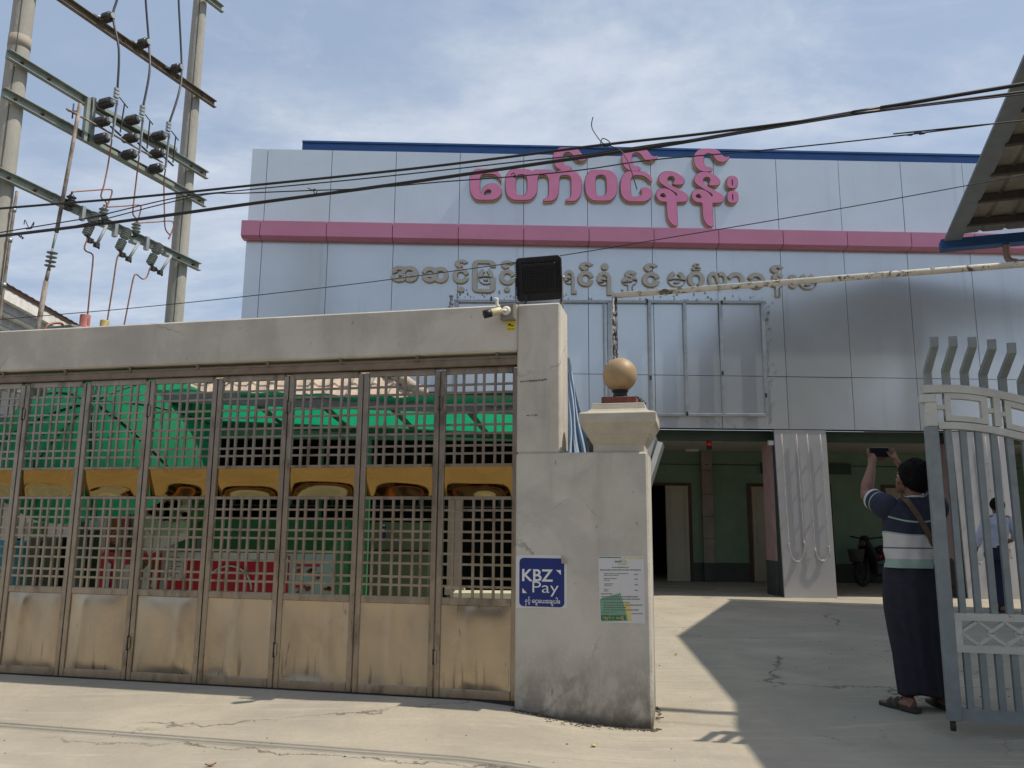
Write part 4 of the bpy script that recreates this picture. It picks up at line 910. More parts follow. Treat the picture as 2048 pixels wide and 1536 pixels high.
for k in range(4): p = rl(104.5-1.6*k, 506+8.6*k); m.lathe([(.012, -.012), (.055, -.002), (.056, .004), (.02, .012)], 20, 0, Matrix.Translation(p))
part('disc_insulator', m, M_poly, rod)
pb = rl(74, 668); m = MB(); m.tube([rl(98, 537), rl(92, 563)], .020, 10); m.tube([rl(92, 563), pb, (pb.x-.25, 0, 1.0)], .026, 12); part('lower_rod', m, M_rust, rod)
# dropper insulators on the top arm and the three high cables
M_hv = mat('grey_insulated_cable', (.05, .055, .065), .45, var=.15, scale=5)
for k, ((px, py), (cx_, cy_)) in enumerate(zip(((214, 35), (286, 87), (352, 137)), ((235, -8), (291, -8), (357, -8)))):
    c = sl(px, py, -.27); wh = ('nearest the left pole', 'in the middle of the row', 'nearest the right pole')[k]
    t_ = thing('pin_insulator', 'black ribbed insulator on the rusty top arm, '+wh, 'insulator', SM @ Matrix.Translation((c.x, -.27, c.z)), 'insulators on the top cross arm')
    insul(Vector((0, .06, 0)), ax3, .15, .062, 3, M_porc, 'porcelain', t_, .8)
    m = MB(); m.tube([(-.10, .1, .0), (0, .06, 0)], .016, 8); m.tube([(0, -.09, 0), (0, -.11, 0)], .035, 12); part('pin', m, M_galv, t_)
    tgt = ends[2*k]; w0 = SM @ (c+Vector((.012, -.085, 0))); w00 = SM @ sl(cx_, cy_-70, -.36); w01 = SM @ sl(cx_, cy_, -.36)
    mid = w0.lerp(tgt, .5)+Vector((.05, -.02, .02)); m = MB(); m.tube(spline([w00, w01, w0, mid, tgt], 8), .014, 8)
    solo('high_voltage_cable', m, M_hv, 'thick dark cable dropping past the insulator '+wh, 'cable', 'cables dropping to the switch')
# fuse cutouts, pin arresters and copper jumpers on the lowest arm
for k, (a, b, u, v, ct, nm) in enumerate((((193, 425), (172, 470), (213, 452), (193, 490), (142, 395), 'leftmost'), ((257, 457), (237, 499), (277, 487), (257, 518), (207, 419), 'middle'), ((320, 487), (299, 528), (342, 512), (320, 545), (272, 449), 'rightmost'))):
    A_p, B_p = sl(*a, -.30), sl(*b, -.30); o = A_p.lerp(B_p, .5)
    fc = thing('fuse_cutout', nm+' grey ribbed fuse cutout hanging from the lowest cross arm', 'fuse', SM @ Matrix.Translation(o), 'fuse cutouts on the lowest arm')
    d = B_p-A_p; insul(A_p-o, d, d.length*.5, .055, 5, M_poly, 'insulator', fc, .62); insul(A_p+d*.52-o, d, d.length*.5, .052, 5, M_poly, 'insulator', fc, .62)
    U_, V_ = sl(*u, -.42)-o, sl(*v, -.42)-o
    m = MB(); m.tube([U_, V_], .017, 10); part('fuse_tube', m, mat('fuse_grey', (.26, .29, .30), .5), fc)
    m = MB(); m.bar(A_p-o, A_p+d*.5-o+Vector((.10, -.02, .07)), .03, .02); m.box(U_+Vector((-.03, .04, .01)), (.10, .08, .03)); part('top_contact', m, M_galv, fc)
    m = MB(); m.box(V_, (.05, .05, .05)); m.bar(B_p-o, V_, .03, .03); m.box((B_p-o)*.6+V_*.4+Vector((0, 0, -.02)), (.06, .05, .05)); m.tube([V_+Vector((-.06, 0, .03)), V_+Vector((.04, 0, -.03))], .012, 6); part('bottom_contact', m, M_dark, fc)
    m = MB(); q = sl((165, 230, 293)[k], (427, 460, 487)[k], -.24)-o; m.box(q, (.045, .05, .17)); part('hanger_plate', m, M_galv, fc)
    c = sl(ct[0], ct[1]+8, -.22)
    ar = thing('surge_arrester', nm+' dark stubby surge arrester standing on the lowest cross arm', 'arrester', SM @ Matrix.Translation(c), 'surge arresters on the lowest arm')
    insul(Vector((0, 0, -.07)), (0, 0, 1), .15, .055, 3, M_poly if k else M_porc, 'body', ar, .55); m = MB(); m.tube([(0, 0, .08), (0, 0, .11)], .012, 8); m.box((0, .03, -.085), (.08, .10, .015)); part('terminal', m, M_dark, ar)
def wire(pts, r, label, cat, mt, grp=None, off=-.32, name='copper_wire', world=None, n=6):
    P = world or [SM @ sl(*p, off) for p in pts]; m = MB(); m.tube(spline(P, n), r, 6); return solo(name, m, mt, label, cat, grp)
cw = 'copper wires of the transformer'
for pts, lab, e in (([(216, 330), (208, 370), (202, 393), (212, 404), (213, 414)], 'copper wire from the left switch pole to the lowest arm', 1), ([(272, 365), (266, 420), (268, 432), (277, 440)], 'copper wire from the middle switch pole to the lowest arm', 3), ([(328, 365), (329, 430), (331, 458), (340, 470)], 'copper wire from the right switch pole to the lowest arm', 5)):
    wire(None, .0085, lab, 'wire', M_cu, cw, world=[ends[e]]+[SM @ sl(*p, -.36) for p in pts])
for pts, lab in (([(143, 384), (180, 381), (219, 379), (224, 384), (220, 398), (211, 418)], 'upper copper jumper bent over the leftmost arrester'), ([(215, 414), (250, 412), (277, 410), (282, 415), (279, 430), (274, 446)], 'middle copper jumper bent between two arresters'), ([(277, 446), (310, 444), (340, 442), (347, 447), (345, 460), (337, 478)], 'lower copper jumper bent toward the right pole'),
                 ([(175, 478), (169, 494), (172, 502), (184, 508), (186, 520), (181, 570), (175, 632)], 'copper wire curling down to the red bushing cap'), ([(238, 508), (233, 522), (226, 570), (214, 645)], 'copper wire dropping to the yellow bushing cap'), ([(300, 535), (294, 553), (285, 558), (273, 549), (267, 556), (258, 600), (246, 662)], 'copper wire with a hook bend dropping behind the header')):
    wire(pts, .0085, lab, 'wire', M_cu, cw, off=-.34)
# transformer on a platform between the poles
tc0 = sl(210, 690, -.34); tr = thing('transformer', 'transformer whose red and yellow bushing caps rise behind the gate header', 'transformer', SM @ Matrix.Translation((tc0.x, -.34, 0)))
z0 = sl(210, 655, -.34).z
m = MB(); m.bx(-.62, .62, -.22, .30, z0-.75, z0-.16); m.bx(-.66, .66, -.26, .34, z0-.16, z0-.13)
for k in range(9): m.bx(-.56+k*.14, -.545+k*.14, -.30, -.2205, z0-.70, z0-.22)
part('tank', m, mat('transformer_grey', (.22, .24, .24), .5), tr, bevel=.006)
m = MB(); m.bx(-1.0, 1.3, -.25, -.15, z0-.87, z0-.755); m.bx(-1.0, 1.3, .22, .30, z0-.87, z0-.755); part('platform', m, M_arm, tr)
for (px, w_, h_, pt, nm, c) in ((171, .054, .15, 630, 'red_cap', (.36, .13, .11)), (210, .050, .13, 641, 'yellow_cap', (.42, .34, .14)), (249, .050, .12, 668, 'blue_cap', (.08, .16, .35))):
    q = sl(px, pt, -.34); x = q.x-tc0.x; zt_ = q.z
    m = MB(); m.lathe([(w_*1.3, zt_-h_-.02), (w_*1.35, zt_-h_), (w_*1.0, zt_-h_+.02), (w_*1.02, zt_-.01), (w_*.95, zt_), (.02, zt_+.002)], 20, 0, Matrix.Translation((x, 0, 0))); m.bx(x-.009, x+.009, -w_*1.08, -w_*.9, zt_-h_*.75, zt_-h_*.3)
    b_ = part('bushing_cap', m, mat(nm, c, .65, var=.12, scale=12), tr)
    m = MB(); m.lathe([(.03, z0-.14), (.03, zt_-h_-.02)], 12, 0, Matrix.Translation((x, 0, 0))); part('bushing', m, M_porc, tr)
hs = [SM @ sl(*p, -.5) for p in ((88, 680), (92, 655), (102, 648), (115, 646), (126, 650), (132, 672))]
m = MB(); m.tube(spline(hs, 6), .014, 8); solo('hose', m, M_cu, 'bent copper coloured hose loop just above the header at the left', 'hose')
# ------------------------------------------------------------------ street cables, strung parallel to the gate
def street(pts, r, label, off=-1.0, ext_=True, mt=None, name='overhead_cable'):
    P = [GM @ gl(x, y, off) for x, y in pts]
    if ext_: P = [P[0]+(P[0]-P[1]).normalized()*9]+P+[P[-1]+(P[-1]-P[-2]).normalized()*9]
    m = MB(); m.tube(spline(P, 5), r, 7); return solo(name, m, mt or M_cable, label, 'cable', 'cables strung along the street')
street([(0, 417), (256, 396), (512, 370), (700, 351), (880, 331), (1040, 311), (1203, 290), (1392, 269), (1600, 243), (1760, 221), (2048, 184)], .0085, 'black cable that is uppermost at the left, crossing the pink letter tops')
street([(0, 472), (256, 441), (512, 406), (700, 381), (880, 356), (1100, 324), (1300, 295), (1450, 270), (1600, 244), (1760, 216), (2048, 168)], .0115, 'thickest black cable, rising to the uppermost position at the right', -.95)
street([(0, 465), (170, 437), (350, 396), (480, 381), (700, 360), (880, 341), (1040, 323), (1170, 309), (1330, 286), (1450, 272), (1760, 222), (2048, 188)], .0042, 'thin black wire between the two thick cables', -1.02)
street([(0, 474), (150, 452), (330, 407), (420, 388), (480, 386.5), (620, 381), (730, 377), (880, 364), (1040, 352), (1170, 339), (1302, 320), (1520, 301), (1760, 276), (2000, 246), (2048, 241)], .0040, 'thin slack wire crossing the pink letters at mid height', -1.05)
street([(0, 639), (256, 617), (480, 594), (700, 569), (900, 543), (1050, 522), (1192, 500), (1340, 475), (1520, 445), (1760, 403), (2048, 350)], .0036, 'lowest thin wire, passing behind the floodlight', -.98 + 1.35)
for pts, lab in (([(1186, 234), (1183, 250), (1188, 264), (1204, 285), (1218, 291), (1240, 300), (1253, 318), (1262, 340), (1270, 366), (1274, 379)], 'loose end of tie wire hanging in front of the pink letters'), ([(1201, 287), (1205, 277), (1216, 281), (1222, 290), (1208, 293), (1203, 288)], 'small wire loop tied round the upper black cable'),
                 ([(48, 449), (50, 440), (56, 453), (60, 457), (68, 444), (64, 456), (52, 458)], 'small bow of wire on the cables at far left'), ([(40, 466), (46, 478), (36, 470), (48, 476)], 'tiny wire tuft under the cables at far left'), ([(616, 376), (624, 380), (630, 378), (634, 384), (630, 388), (627, 381)], 'small wire knot before the second facade panel'), ([(1022, 350), (1027, 346), (1031, 350), (1026, 353), (1032, 356)], 'small wire knot in front of the second pink letter'),
                 ([(1810, 270), (1822, 271), (1830, 266), (1842, 265), (1850, 267), (1838, 269)], 'twisted splice on the thin wire at the right')):
    P = [GM @ gl(x, y, -1.06) for x, y in pts]; m = MB(); m.tube(spline(P, 5), .0032, 5); solo('tie_wire', m, M_cable, lab, 'wire', 'loose tie wires')
# ================================================================== PART 4: BEHIND THE GATE AND BEYOND
# ------------------------------------------------------------------ house at the far left
def A(px, py, d): return at(px, py, d)
hs_ = thing('house', 'white house with a brown tiled roof and stained eaves at the far left', 'house', Matrix.Translation((-10, 16, 0)))
e0, e1 = A(8, 588, 12.0), A(200, 654, 15.6); ed = (e1-e0); ed.z = 0; ed.normalize(); e0 = e0-ed*5; e1 = e1+ed*4; e1.z = e0.z = 4.72
nn = Vector((-ed.y, ed.x, 0))
if nn.x > 0: nn = -nn                                              # towards the house body
M_eave = mat('eave_white', (.74, .74, .72), .7, var=.12, scale=6, extra=dirt_extra); M_eave2 = mat('eave_grey', (.46, .49, .50), .7, var=.15, scale=8)
for k, (zz, yy, mt, hh) in enumerate(((0, 0, M_eave, .17), (-.17, .10, M_eave2, .12), (-.29, .13, M_eave, .05), (-.34, .22, M_eave2, .12), (-.46, .25, M_eave, .05), (-.51, .34, M_eave2, .09), (-.60, .37, M_eave, .07))):
    m = MB(); a, b = e0+nn*yy+Vector((0, 0, zz-hh/2)), e1+nn*yy+Vector((0, 0, zz-hh/2)); m.bar(a+nn*.3, b+nn*.3, .6, hh-.002, (0, 0, 1)); part('eave_moulding', m, mt, hs_, True)
M_btile = mat('brown_roof_tile', (.27, .17, .13), .8, var=.2, scale=9)
m = MB(); n_ = 60
vs = []; rows_ = 9
for r_ in range(rows_):
    for i in range(n_*2+1): vs.append((e0.lerp(e1, i/(n_*2)))+nn*(r_*.42-.05)+Vector((0, 0, .03+r_*.42*.42+(.012 if i % 2 else 0)+(.03 if r_ % 1 == 0 else 0))))
k_ = n_*2+1; m.addf(vs, [(r_*k_+i, r_*k_+i+1, (r_+1)*k_+i+1, (r_+1)*k_+i) for r_ in range(rows_-1) for i in range(k_-1)]); part('roof', m, M_btile, hs_, True, fixn=False)
m = MB(); a, b = e0+nn*1.0, e1+nn*1.0; m.bar((a+nn*.1+Vector((0, 0, -4.72+2.0))), (b+nn*.1+Vector((0, 0, -4.72+2.0))), .2, 4.0, (0, 0, 1)); part('wall', m, mat('house_wall', (.56, .57, .55), .8, var=.06), hs_, True)
for t in (.30, .5, .7):
    p = (a.lerp(b, t)); p.z = 2.4; q = p+ed*1.1; m = MB(); m.bar(p-nn*.02, q-nn*.02, .05, 1.5, (0, 0, 1)); f_ = part('window', m, M_eave2, hs_, True); m = MB(); m.bar(p-nn*.05+ed*.08, q-nn*.05-ed*.08, .02, 1.3, (0, 0, 1)); part('pane', m, mat('dark_glass', (.02, .03, .04), .08), f_, True)
# ------------------------------------------------------------------ food kiosk with awning and tile roof
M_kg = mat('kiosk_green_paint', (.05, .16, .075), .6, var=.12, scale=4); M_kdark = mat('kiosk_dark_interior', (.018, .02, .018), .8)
M_fab = mat('green_awning_fabric', (.010, .31, .14), .6, var=.08, scale=4, trans=.55)
M_fab2 = mat('green_umbrella_fabric', (.014, .21, .095), .6, var=.16, scale=3, trans=.30, spec=.05)
ks = thing('food_kiosk', 'green food kiosk with a beige tiled roof behind the folding gate', 'kiosk', Matrix.Translation((-2.2, 11, 0)))
KX0, KX1, KY = -4.3, .45, 10.6
m = MB(); m.bx(KX0, A(735, 1000, KY).x, KY, KY+.12, 0, 1.28); part('lower_wall', m, M_kg, ks, True)
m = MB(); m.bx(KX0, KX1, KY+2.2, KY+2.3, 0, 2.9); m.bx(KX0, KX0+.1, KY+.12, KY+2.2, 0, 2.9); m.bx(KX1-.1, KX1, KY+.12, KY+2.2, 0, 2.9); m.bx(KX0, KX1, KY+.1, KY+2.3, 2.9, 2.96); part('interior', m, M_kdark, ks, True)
m = MB(); m.bx(KX0, KX1, KY, KY+.12, 2.3, 2.9); part('fascia', m, M_kg, ks, True)
for px, w_ in ((415, .10), (728, .16), (880, .08), (560, .03), (640, .03)):
    p = A(px, 950, KY); m = MB(); m.bx(p.x-w_/2, p.x+w_/2, KY-.01, KY+.13, 0, 2.3); part('post', m, M_kg, ks, True)
m = MB()
for z in (1.45, 1.62, 1.8): m.bx(KX0, KX1, KY+.9, KY+1.2, z, z+.02)
part('shelf', m, mat('shelf_grey', (.10, .115, .11), .5), ks, True)
for k in range(46):
    pass
M_tile = mat('beige_roof_tile', (.40, .325, .25), .8, var=.16, scale=6)
TE = A(420, 792, 10.3); zE = TE.z; 
m = MB(); nx, ny = 100, 5
x0t, x1t = -4.6, A(835, 800, 10.3).x
for r_ in range(7):
    yy, zz = 10.3+.32*r_, zE+.20*r_; xr_ = x1t-.26*r_; vs = []
    nn_ = int((xr_-x0t)/.045)
    for i in range(nn_+1):
        x = x0t+(xr_-x0t)*i/nn_; wv = math.sin(x*2*math.pi/.27); s_ = max(0, wv)
        vs += [Vector((x, yy-.02-.03*s_, zz-.03+.045*s_)), Vector((x, yy-.02-.03*s_, zz+.0+.045*s_)), Vector((x, yy+.34, zz+.20+.045*s_))]
    m.addf(vs, [(3*i+a, 3*i+3+a, 3*i+4+a, 3*i+1+a) for i in range(nn_) for a in (0, 1)])
part('tile_roof', m, M_tile, ks, True, fixn=False)
m = MB(); m.tube([Vector((x1t-.26*r_+.06, 10.3+.32*r_-.03, zE+.20*r_+.06)) for r_ in range(8)], .075, 10); 
for r_ in range(16): p = Vector((x1t-.13*r_+.06, 10.3+.16*r_-.03, zE+.10*r_+.065)); m.sphere(p, .088, 10, 0, (1, 1.1, .8))
part('hip_tile', m, M_tile, ks, True)
m = MB(); m.addf([(x1t+.1, 10.3, zE), (x1t+.1, 12.6, zE), (x1t-1.7, 12.6, zE+1.38)], [(0, 1, 2)]); part('gable_slope', m, M_tile, ks, True, fixn=False)
# awning
aw = thing('awning', 'long green fabric awning on a grey beam in front of the kiosk', 'awning', Matrix.Translation((-2, 8.5, 0)))
f0, f1 = A(178, 784, 8.1), A(1075, 814, 7.3); b0_, b1_ = A(225, 832, 10.35), A(1080, 868, 9.6)
def awn(u, v):
    p = f0.lerp(f1, u).lerp(b0_.lerp(b1_, u), v); p.z += .05*math.sin(math.pi*v)*-1 + .02*math.sin(u*38)*math.sin(math.pi*v)+.10*(1-v)*.1; return p
m = MB(); m.grid(awn, 60, 10); part('fabric', m, M_fab, aw, True, fixn=False)
m = MB(); m.bar(f0+Vector((-.1, -.02, -.03)), f1+Vector((.1, -.02, -.03)), .06, .10); part('front_beam', m, mat('awning_beam', (.16, .175, .175), .6, var=.15), aw, True)
def val(u, v): p = f0.lerp(f1, u)+Vector((0, .03, -.06-.16*v+.012*math.sin(u*90))); return p
m = MB(); m.grid(lambda u, v: f0.lerp(f1, u)+Vector((0, -.055, .045-.05*v+.010*math.sin(u*60))), 80, 2); part('folded_edge', m, M_fab, aw, True, fixn=False)
m = MB(); m.bar(b0_+Vector((0, 0, -.05)), b1_+Vector((0, 0, -.05)), .05, .06); part('back_beam', m, M_greendk, aw, True)
for t in (.10, .24, .40, .55, .70, .86):
    m = MB(); m.bar(f0.lerp(f1, t)+Vector((0, 0, -.06)), b0_.lerp(b1_, t)+Vector((.15, 0, -.05)), .035, .045); part('rafter', m, M_greendk, aw, True)
for t in (.02, .97):
    p = f0.lerp(f1, t); m = MB(); m.bx(p.x-.03, p.x+.03, p.y-.03, p.y+.03, 0, p.z-.08); part('post', m, M_greendk, aw, True)
# big tilted umbrella
um = thing('umbrella', 'large green market umbrella with dark ribs leaning behind the gate', 'umbrella', Matrix.Translation((*A(230, 900, 7.9).xy, 0)))
uc = A(207, 775, 7.7); tilt_ = Matrix.Rotation(R(62), 3, 'X') @ Matrix.Rotation(R(-14), 3, 'Y')
tilt_ = Matrix.Rotation(R(50), 3, 'X'); tilt_ = Matrix.Rotation(R(8), 3, 'Y') @ tilt_
RU = 1.06
def umb(r_, th):
    sc_ = 1-.045*(1-abs(math.cos(4*th)))*r_; z = .48*(1-r_**1.8); return uc + tilt_ @ Vector((RU*r_*sc_*math.cos(th), RU*r_*sc_*math.sin(th), z-.25))
uc = uc + Vector((0, 0, -.32))
m = MB(); m.grid(lambda u, v: umb(.02+.98*v, u*2*math.pi), 64, 14, 0, True, True); part('canopy', m, M_fab2, um, True, fixn=False)
for k in range(8):
    th = 2*math.pi*(k+.5)/8; m = MB(); m.tube([umb(.05+.95*j/12, th)-Vector((0, .012, 0)) for j in range(13)], .008, 6); part('rib', m, M_black, um, True)
m = MB(); c0_ = umb(.02, 0); m.tube([c0_, c0_+tilt_ @ Vector((0, 0, -1.0)), Vector((c0_.x+.05, c0_.y+.75, 0))], .022, 10); part('pole', m, M_galv, um, True)
m = MB()
for k in range(14):
    th = R(200+rnd.uniform(0, 130)); r_ = rnd.uniform(.35, .8); p = umb(r_, th); q = umb(r_, th+rnd.uniform(.04, .10)); m.bar(p-Vector((0, .02, 0)), q-Vector((0, .02, 0)), .010, .016)
part('faded_print', m, mat('print_dark_green', (.01, .06, .045), .7), um, True)
# boards, counters and boxes standing round the kiosk
def food_extra(t, p, c, b):
    v = t.nodes.new('ShaderNodeTexVoronoi'); v.inputs['Scale'].default_value = 7; t.links.new(p, v.inputs['Vector'])
    r_ = t.nodes.new('ShaderNodeValToRGB'); cr = r_.color_ramp; cr.interpolation = 'CONSTANT'
    cr.elements[0].color = (.05, .02, .012, 1); cr.elements[1].position = .82; cr.elements[1].color = (.04, .10, .03, 1)
    for q, cc in ((.2, (.22, .07, .02, 1)), (.38, (.30, .16, .05, 1)), (.52, (.02, .015, .012, 1)), (.66, (.34, .24, .14, 1))): e = cr.elements.new(q); e.color = cc
    sx = t.nodes.new('ShaderNodeSeparateColor'); t.links.new(v.outputs['Color'], sx.inputs[0]); t.links.new(sx.outputs[0], r_.inputs[0])
    return n_mix(t, n_ramp(t, n_noise(t, p, 3.5, 4), .38, .5), c, r_.outputs[0])
M_red = mat('stall_red', (.52, .022, .045), .45, var=.08); M_food = mat('food_photo', (.30, .03, .03), .45, extra=food_extra); M_sw = mat('sign_white', (.60, .61, .60), .5, var=.04)
M_cyan = mat('menu_pale_cyan', (.34, .46, .46), .5, var=.06); M_olive = mat('olive_cabinet', (.12, .125, .075), .5, var=.1); M_lgreen = mat('sign_leaf_green', (.07, .22, .05), .5, var=.2, scale=5)
def pbox(m, x0, y0, x1, y1, d, th=.02, mi=0, to_ground=False):
    p, q = A(x0, y1, d), A(x1, y0, d); m.bx(p.x, q.x, d, d+th, 0 if to_ground else p.z, q.z, mi); return p, q
def blobs(m, x0, y0, x1, y1, d, n, mi, r0=5, r1=12):
    for k in range(n):
        cx_, cy_ = rnd.uniform(x0, x1), rnd.uniform(y0, y1); r_ = rnd.uniform(r0, r1); c = A(cx_, cy_, d); s_ = r_/1627*d
        m.prism([(c.x+s_*math.cos(a)*rnd.uniform(.7, 1.1), c.z+s_*.7*math.sin(a)*rnd.uniform(.7, 1.1)) for a in [6.283*j/9 for j in range(9)]], lambda a, b, q: (a, q, b), d-.004, d-.002, mi)
# red counter
ct = thing('stall_counter', 'red printed stall counter with white trim behind the folding gate', 'counter', Matrix.Translation((*A(380, 1150, 8.6).xy, 0)))
m = MB(); p, q = pbox(m, 190, 1108, 556, 1196, 8.6, .6, 0, True); part('counter_body', m, M_red, ct, True)
m = MB(); pbox(m, 330, 1106, 556, 1120, 8.585, .012); part('white_strip', m, M_sw, ct, True)
m = MB(); pbox(m, 252, 1122, 318, 1172, 8.59, .008); part('food_picture', m, M_food, ct, True)
m = MB()
for k in range(6): c = A(214+k*19, 1152, 8.58); m.prism([(c.x-.03, c.z-.16+.01*k), (c.x+.02, c.z-.15), (c.x+.03, c.z+.12), (c.x-.02, c.z+.15-.02*k)], lambda a, b, d: (a, d, b), 8.583, 8.588)
part('white_lettering', m, M_sw, ct, True)
m = MB(); c = A(455, 1180, 8.58)
m.tube([Vector((c.x+.24*math.cos(a), 8.586, c.z+.24*math.sin(a))) for a in [math.pi*k/20 for k in range(21)]], .010, 6); part('white_arc', m, M_sw, ct, True)
bd = thing('menu_board', 'pale cyan menu board with food pictures beside the red counter', 'menu board', Matrix.Translation((*A(612, 1150, 8.6).xy, 0)))
m = MB(); pbox(m, 557, 1108, 668, 1197, 8.55, .02, 0, True); part('board', m, M_cyan, bd, True)
m = MB(); blobs(m, 590, 1135, 660, 1195, 8.55, 16, 0, 4, 8); part('food_picture', m, mat('dish_brown', (.20, .06, .03), .5, var=.4, scale=12), bd, True)
m = MB(); pbox(m, 587, 1128, 640, 1133, 8.548, .001); pbox(m, 585, 1170, 612, 1176, 8.548, .001); pbox(m, 557, 1112, 580, 1196, 8.547, .0015); part('red_heading', m, M_red, bd, True)
m = MB(); pbox(m, 562, 1114, 576, 1165, 8.543, .002); part('paper_list', m, M_sw, bd, True)
pp = thing('paper_list', 'white paper price list stuck on the red counter', 'paper', Matrix.Translation((*A(353, 1130, 8.56).xy, A(353, 1160, 8.56).z)))
m = MB(); pbox(m, 336, 1108, 368, 1157, 8.57, .004); part('sheet', m, M_sw, pp, True)
m = MB()
for k in range(9): pbox(m, 340, 1114+k*4.5, 340+rnd.uniform(8, 24), 1115.4+k*4.5, 8.567, .001)
part('small_print', m, M_ink, pp, True)
# tall food banner and leaf shaped sign
bn = thing('food_banner', 'tall red food banner standing left of the leaf shaped sign', 'banner', Matrix.Translation((*A(233, 1090, 8.9).xy, 0)))
m = MB(); pbox(m, 208, 985, 262, 1110, 8.9, .015, 0, True); part('banner_sheet', m, M_red, bn, True)
m = MB(); pbox(m, 211, 1038, 259, 1082, 8.895, .004); pbox(m, 211, 1086, 259, 1108, 8.895, .004); part('food_picture', m, M_food, bn, True)
m = MB(); [pbox(m, 222+k*9, 1006, 228+k*9, 1014, 8.893, .003) for k in range(4)]; part('white_lettering', m, M_sw, bn, True)
lf = thing('leaf_sign', 'white and green leaf shaped sign board with food pictures', 'sign', Matrix.Translation((*A(330, 1050, 8.4).xy, 0)))
def poly_px(m, pts, d, th, mi=0): m.prism([(A(x, y, d).x, A(x, y, d).z) for x, y in pts], lambda a, b, q: (a, q, b), d, d+th, mi)
m = MB(); poly_px(m, [(277, 1000), (276, 1050), (288, 1080), (296, 1110), (320, 1098), (372, 1078), (378, 985), (320, 930), (285, 960)], 8.4, .02); part('board', m, M_sw, lf, True)
m = MB(); poly_px(m, [(292, 1000), (288, 1040), (300, 1070), (345, 1074), (376, 1060), (376, 1000)], 8.39, .006); part('green_field', m, mat('leaf_pale', (.30, .42, .30), .5, var=.15, scale=6), lf, True)
m = MB(); blobs(m, 298, 1004, 372, 1040, 8.39, 22, 0, 8, 14); part('food_picture', m, M_food, lf, True)
m = MB(); p = A(330, 1090, 8.42); m.bx(p.x-.02, p.x+.02, 8.42, 8.46, 0, p.z); part('post', m, M_galv, lf, True)
gb = thing('green_board', 'green leafy picture board beneath the umbrella edge', 'sign', Matrix.Translation((*A(380, 905, 8.8).xy, 0)))
m = MB(); poly_px(m, [(322, 930), (344, 890), (384, 884), (415, 905), (412, 1075), (384, 1080), (380, 935)], 8.8, .02); part('board', m, M_lgreen, gb, True)
m = MB(); blobs(m, 350, 900, 408, 1060, 8.8, 26, 0, 6, 14); part('leaf_picture', m, mat('leaf_dark', (.03, .08, .025), .6, var=.4, scale=9), gb, True)
m = MB(); p = A(398, 1080, 8.83); m.bx(p.x-.02, p.x+.02, 8.83, 8.87, 0, p.z+.2); part('post', m, M_galv, gb, True)
ds = thing('dark_sign', 'dark brown name board below the green umbrella', 'sign', Matrix.Translation((*A(270, 912, 8.9).xy, 0)))
m = MB(); pbox(m, 205, 893, 330, 945, 8.9, .03); part('board', m, mat('board_brown', (.05, .032, .026), .6), ds, True)
m = MB(); [pbox(m, 232+k*9, 900+rnd.uniform(0, 3), 234.5+k*9, 908, 8.897, .002) for k in range(7)]; part('worn_lettering', m, mat('worn_grey', (.16, .16, .15), .6), ds, True)
m = MB(); p = A(268, 940, 8.93); m.bx(p.x-.03, p.x+.03, 8.93, 8.98, 0, p.z+.02); part('post', m, M_galv, ds, True)
# cabinet, column, ledge, barrel and boxes
cb = thing('cabinet', 'olive refrigerator cabinet with a small blue sticker inside the gate', 'cabinet', Matrix.Translation((*A(795, 1150, 9.2).xy, 0)))
m = MB(); p, q = pbox(m, 735, 1045, 860, 1197, 9.2, .6, 0, True); part('cabinet_body', m, M_olive, cb, True, bevel=.012)
m = MB(); pbox(m, 738, 1100, 857, 1102, 9.195, .004); part('door_gap', m, M_black, cb, True)
m = MB(); pbox(m, 760, 1049, 772, 1076, 9.194, .004); part('blue_sticker', m, M_kblue, cb, True)
m = MB(); pbox(m, 760, 1049, 770, 1052, 9.19, .003); pbox(m, 761, 1058, 769, 1062, 9.19, .003); part('sticker_print', m, M_sw, cb, True)
cl_ = thing('inner_column', 'pale pinkish column seen through the last gate leaf', 'column', Matrix.Translation((*A(908, 1150, 9.8).xy, 0)))
m = MB(); pbox(m, 893, 985, 924, 1178, 9.8, .25, 0, True); part('shaft', m, mat('pinkish_plaster', (.30, .24, .22), .8, var=.1), cl_, True)
m = MB(); pbox(m, 889, 1176, 928, 1190, 9.78, .29, 0); part('base', m, mat('pale_base', (.42, .38, .30), .8), cl_, True)
lg = thing('ledge', 'low cream ledge behind the last gate leaf', 'ledge', Matrix.Translation((*A(970, 1190, 9.3).xy, 0)))
m = MB(); pbox(m, 906, 1187, 1060, 1199, 9.3, .4, 0); part('ledge_top', m, mat('ledge_cream', (.52, .48, .36), .8), lg, True)
m = MB(); pbox(m, 908, 1199, 1058, 1215, 9.32, .36, 0, True); part('ledge_base', m, M_plinth, lg, True)
wb = thing('white_banner', 'white vertical banner with red lettering near the left edge', 'banner', Matrix.Translation((*A(27, 1050, 8.6).xy, 0)))
m = MB(); pbox(m, 8, 1012, 40, 1100, 8.6, .015, 0, True); part('sheet', m, M_sw, wb, True)
m = MB(); [pbox(m, 16+rnd.uniform(0, 5), 1018+k*16, 24+rnd.uniform(0, 9), 1027+k*16, 8.597, .002) for k in range(5)]; part('red_lettering', m, M_red, wb, True)
br = thing('water_barrel', 'blue plastic barrel at the left edge behind the gate', 'barrel', Matrix.Translation((*A(10, 1150, 8.3).xy, 0)))
m = MB(); m.lathe([(.17, 0), (.19, .05), (.20, .3), (.205, .34), (.20, .38), (.20, .72), (.205, .76), (.20, .80), (.19, .98), (.16, 1.02)], 24); part('barrel_body', m, mat('barrel_blue', (.05, .26, .36), .4, var=.06), br)
m = MB(); m.lathe([(.05, 1.02), (.05, 1.04)], 12, 0, Matrix.Translation((.06, 0, 0))); part('bung', m, M_black, br)
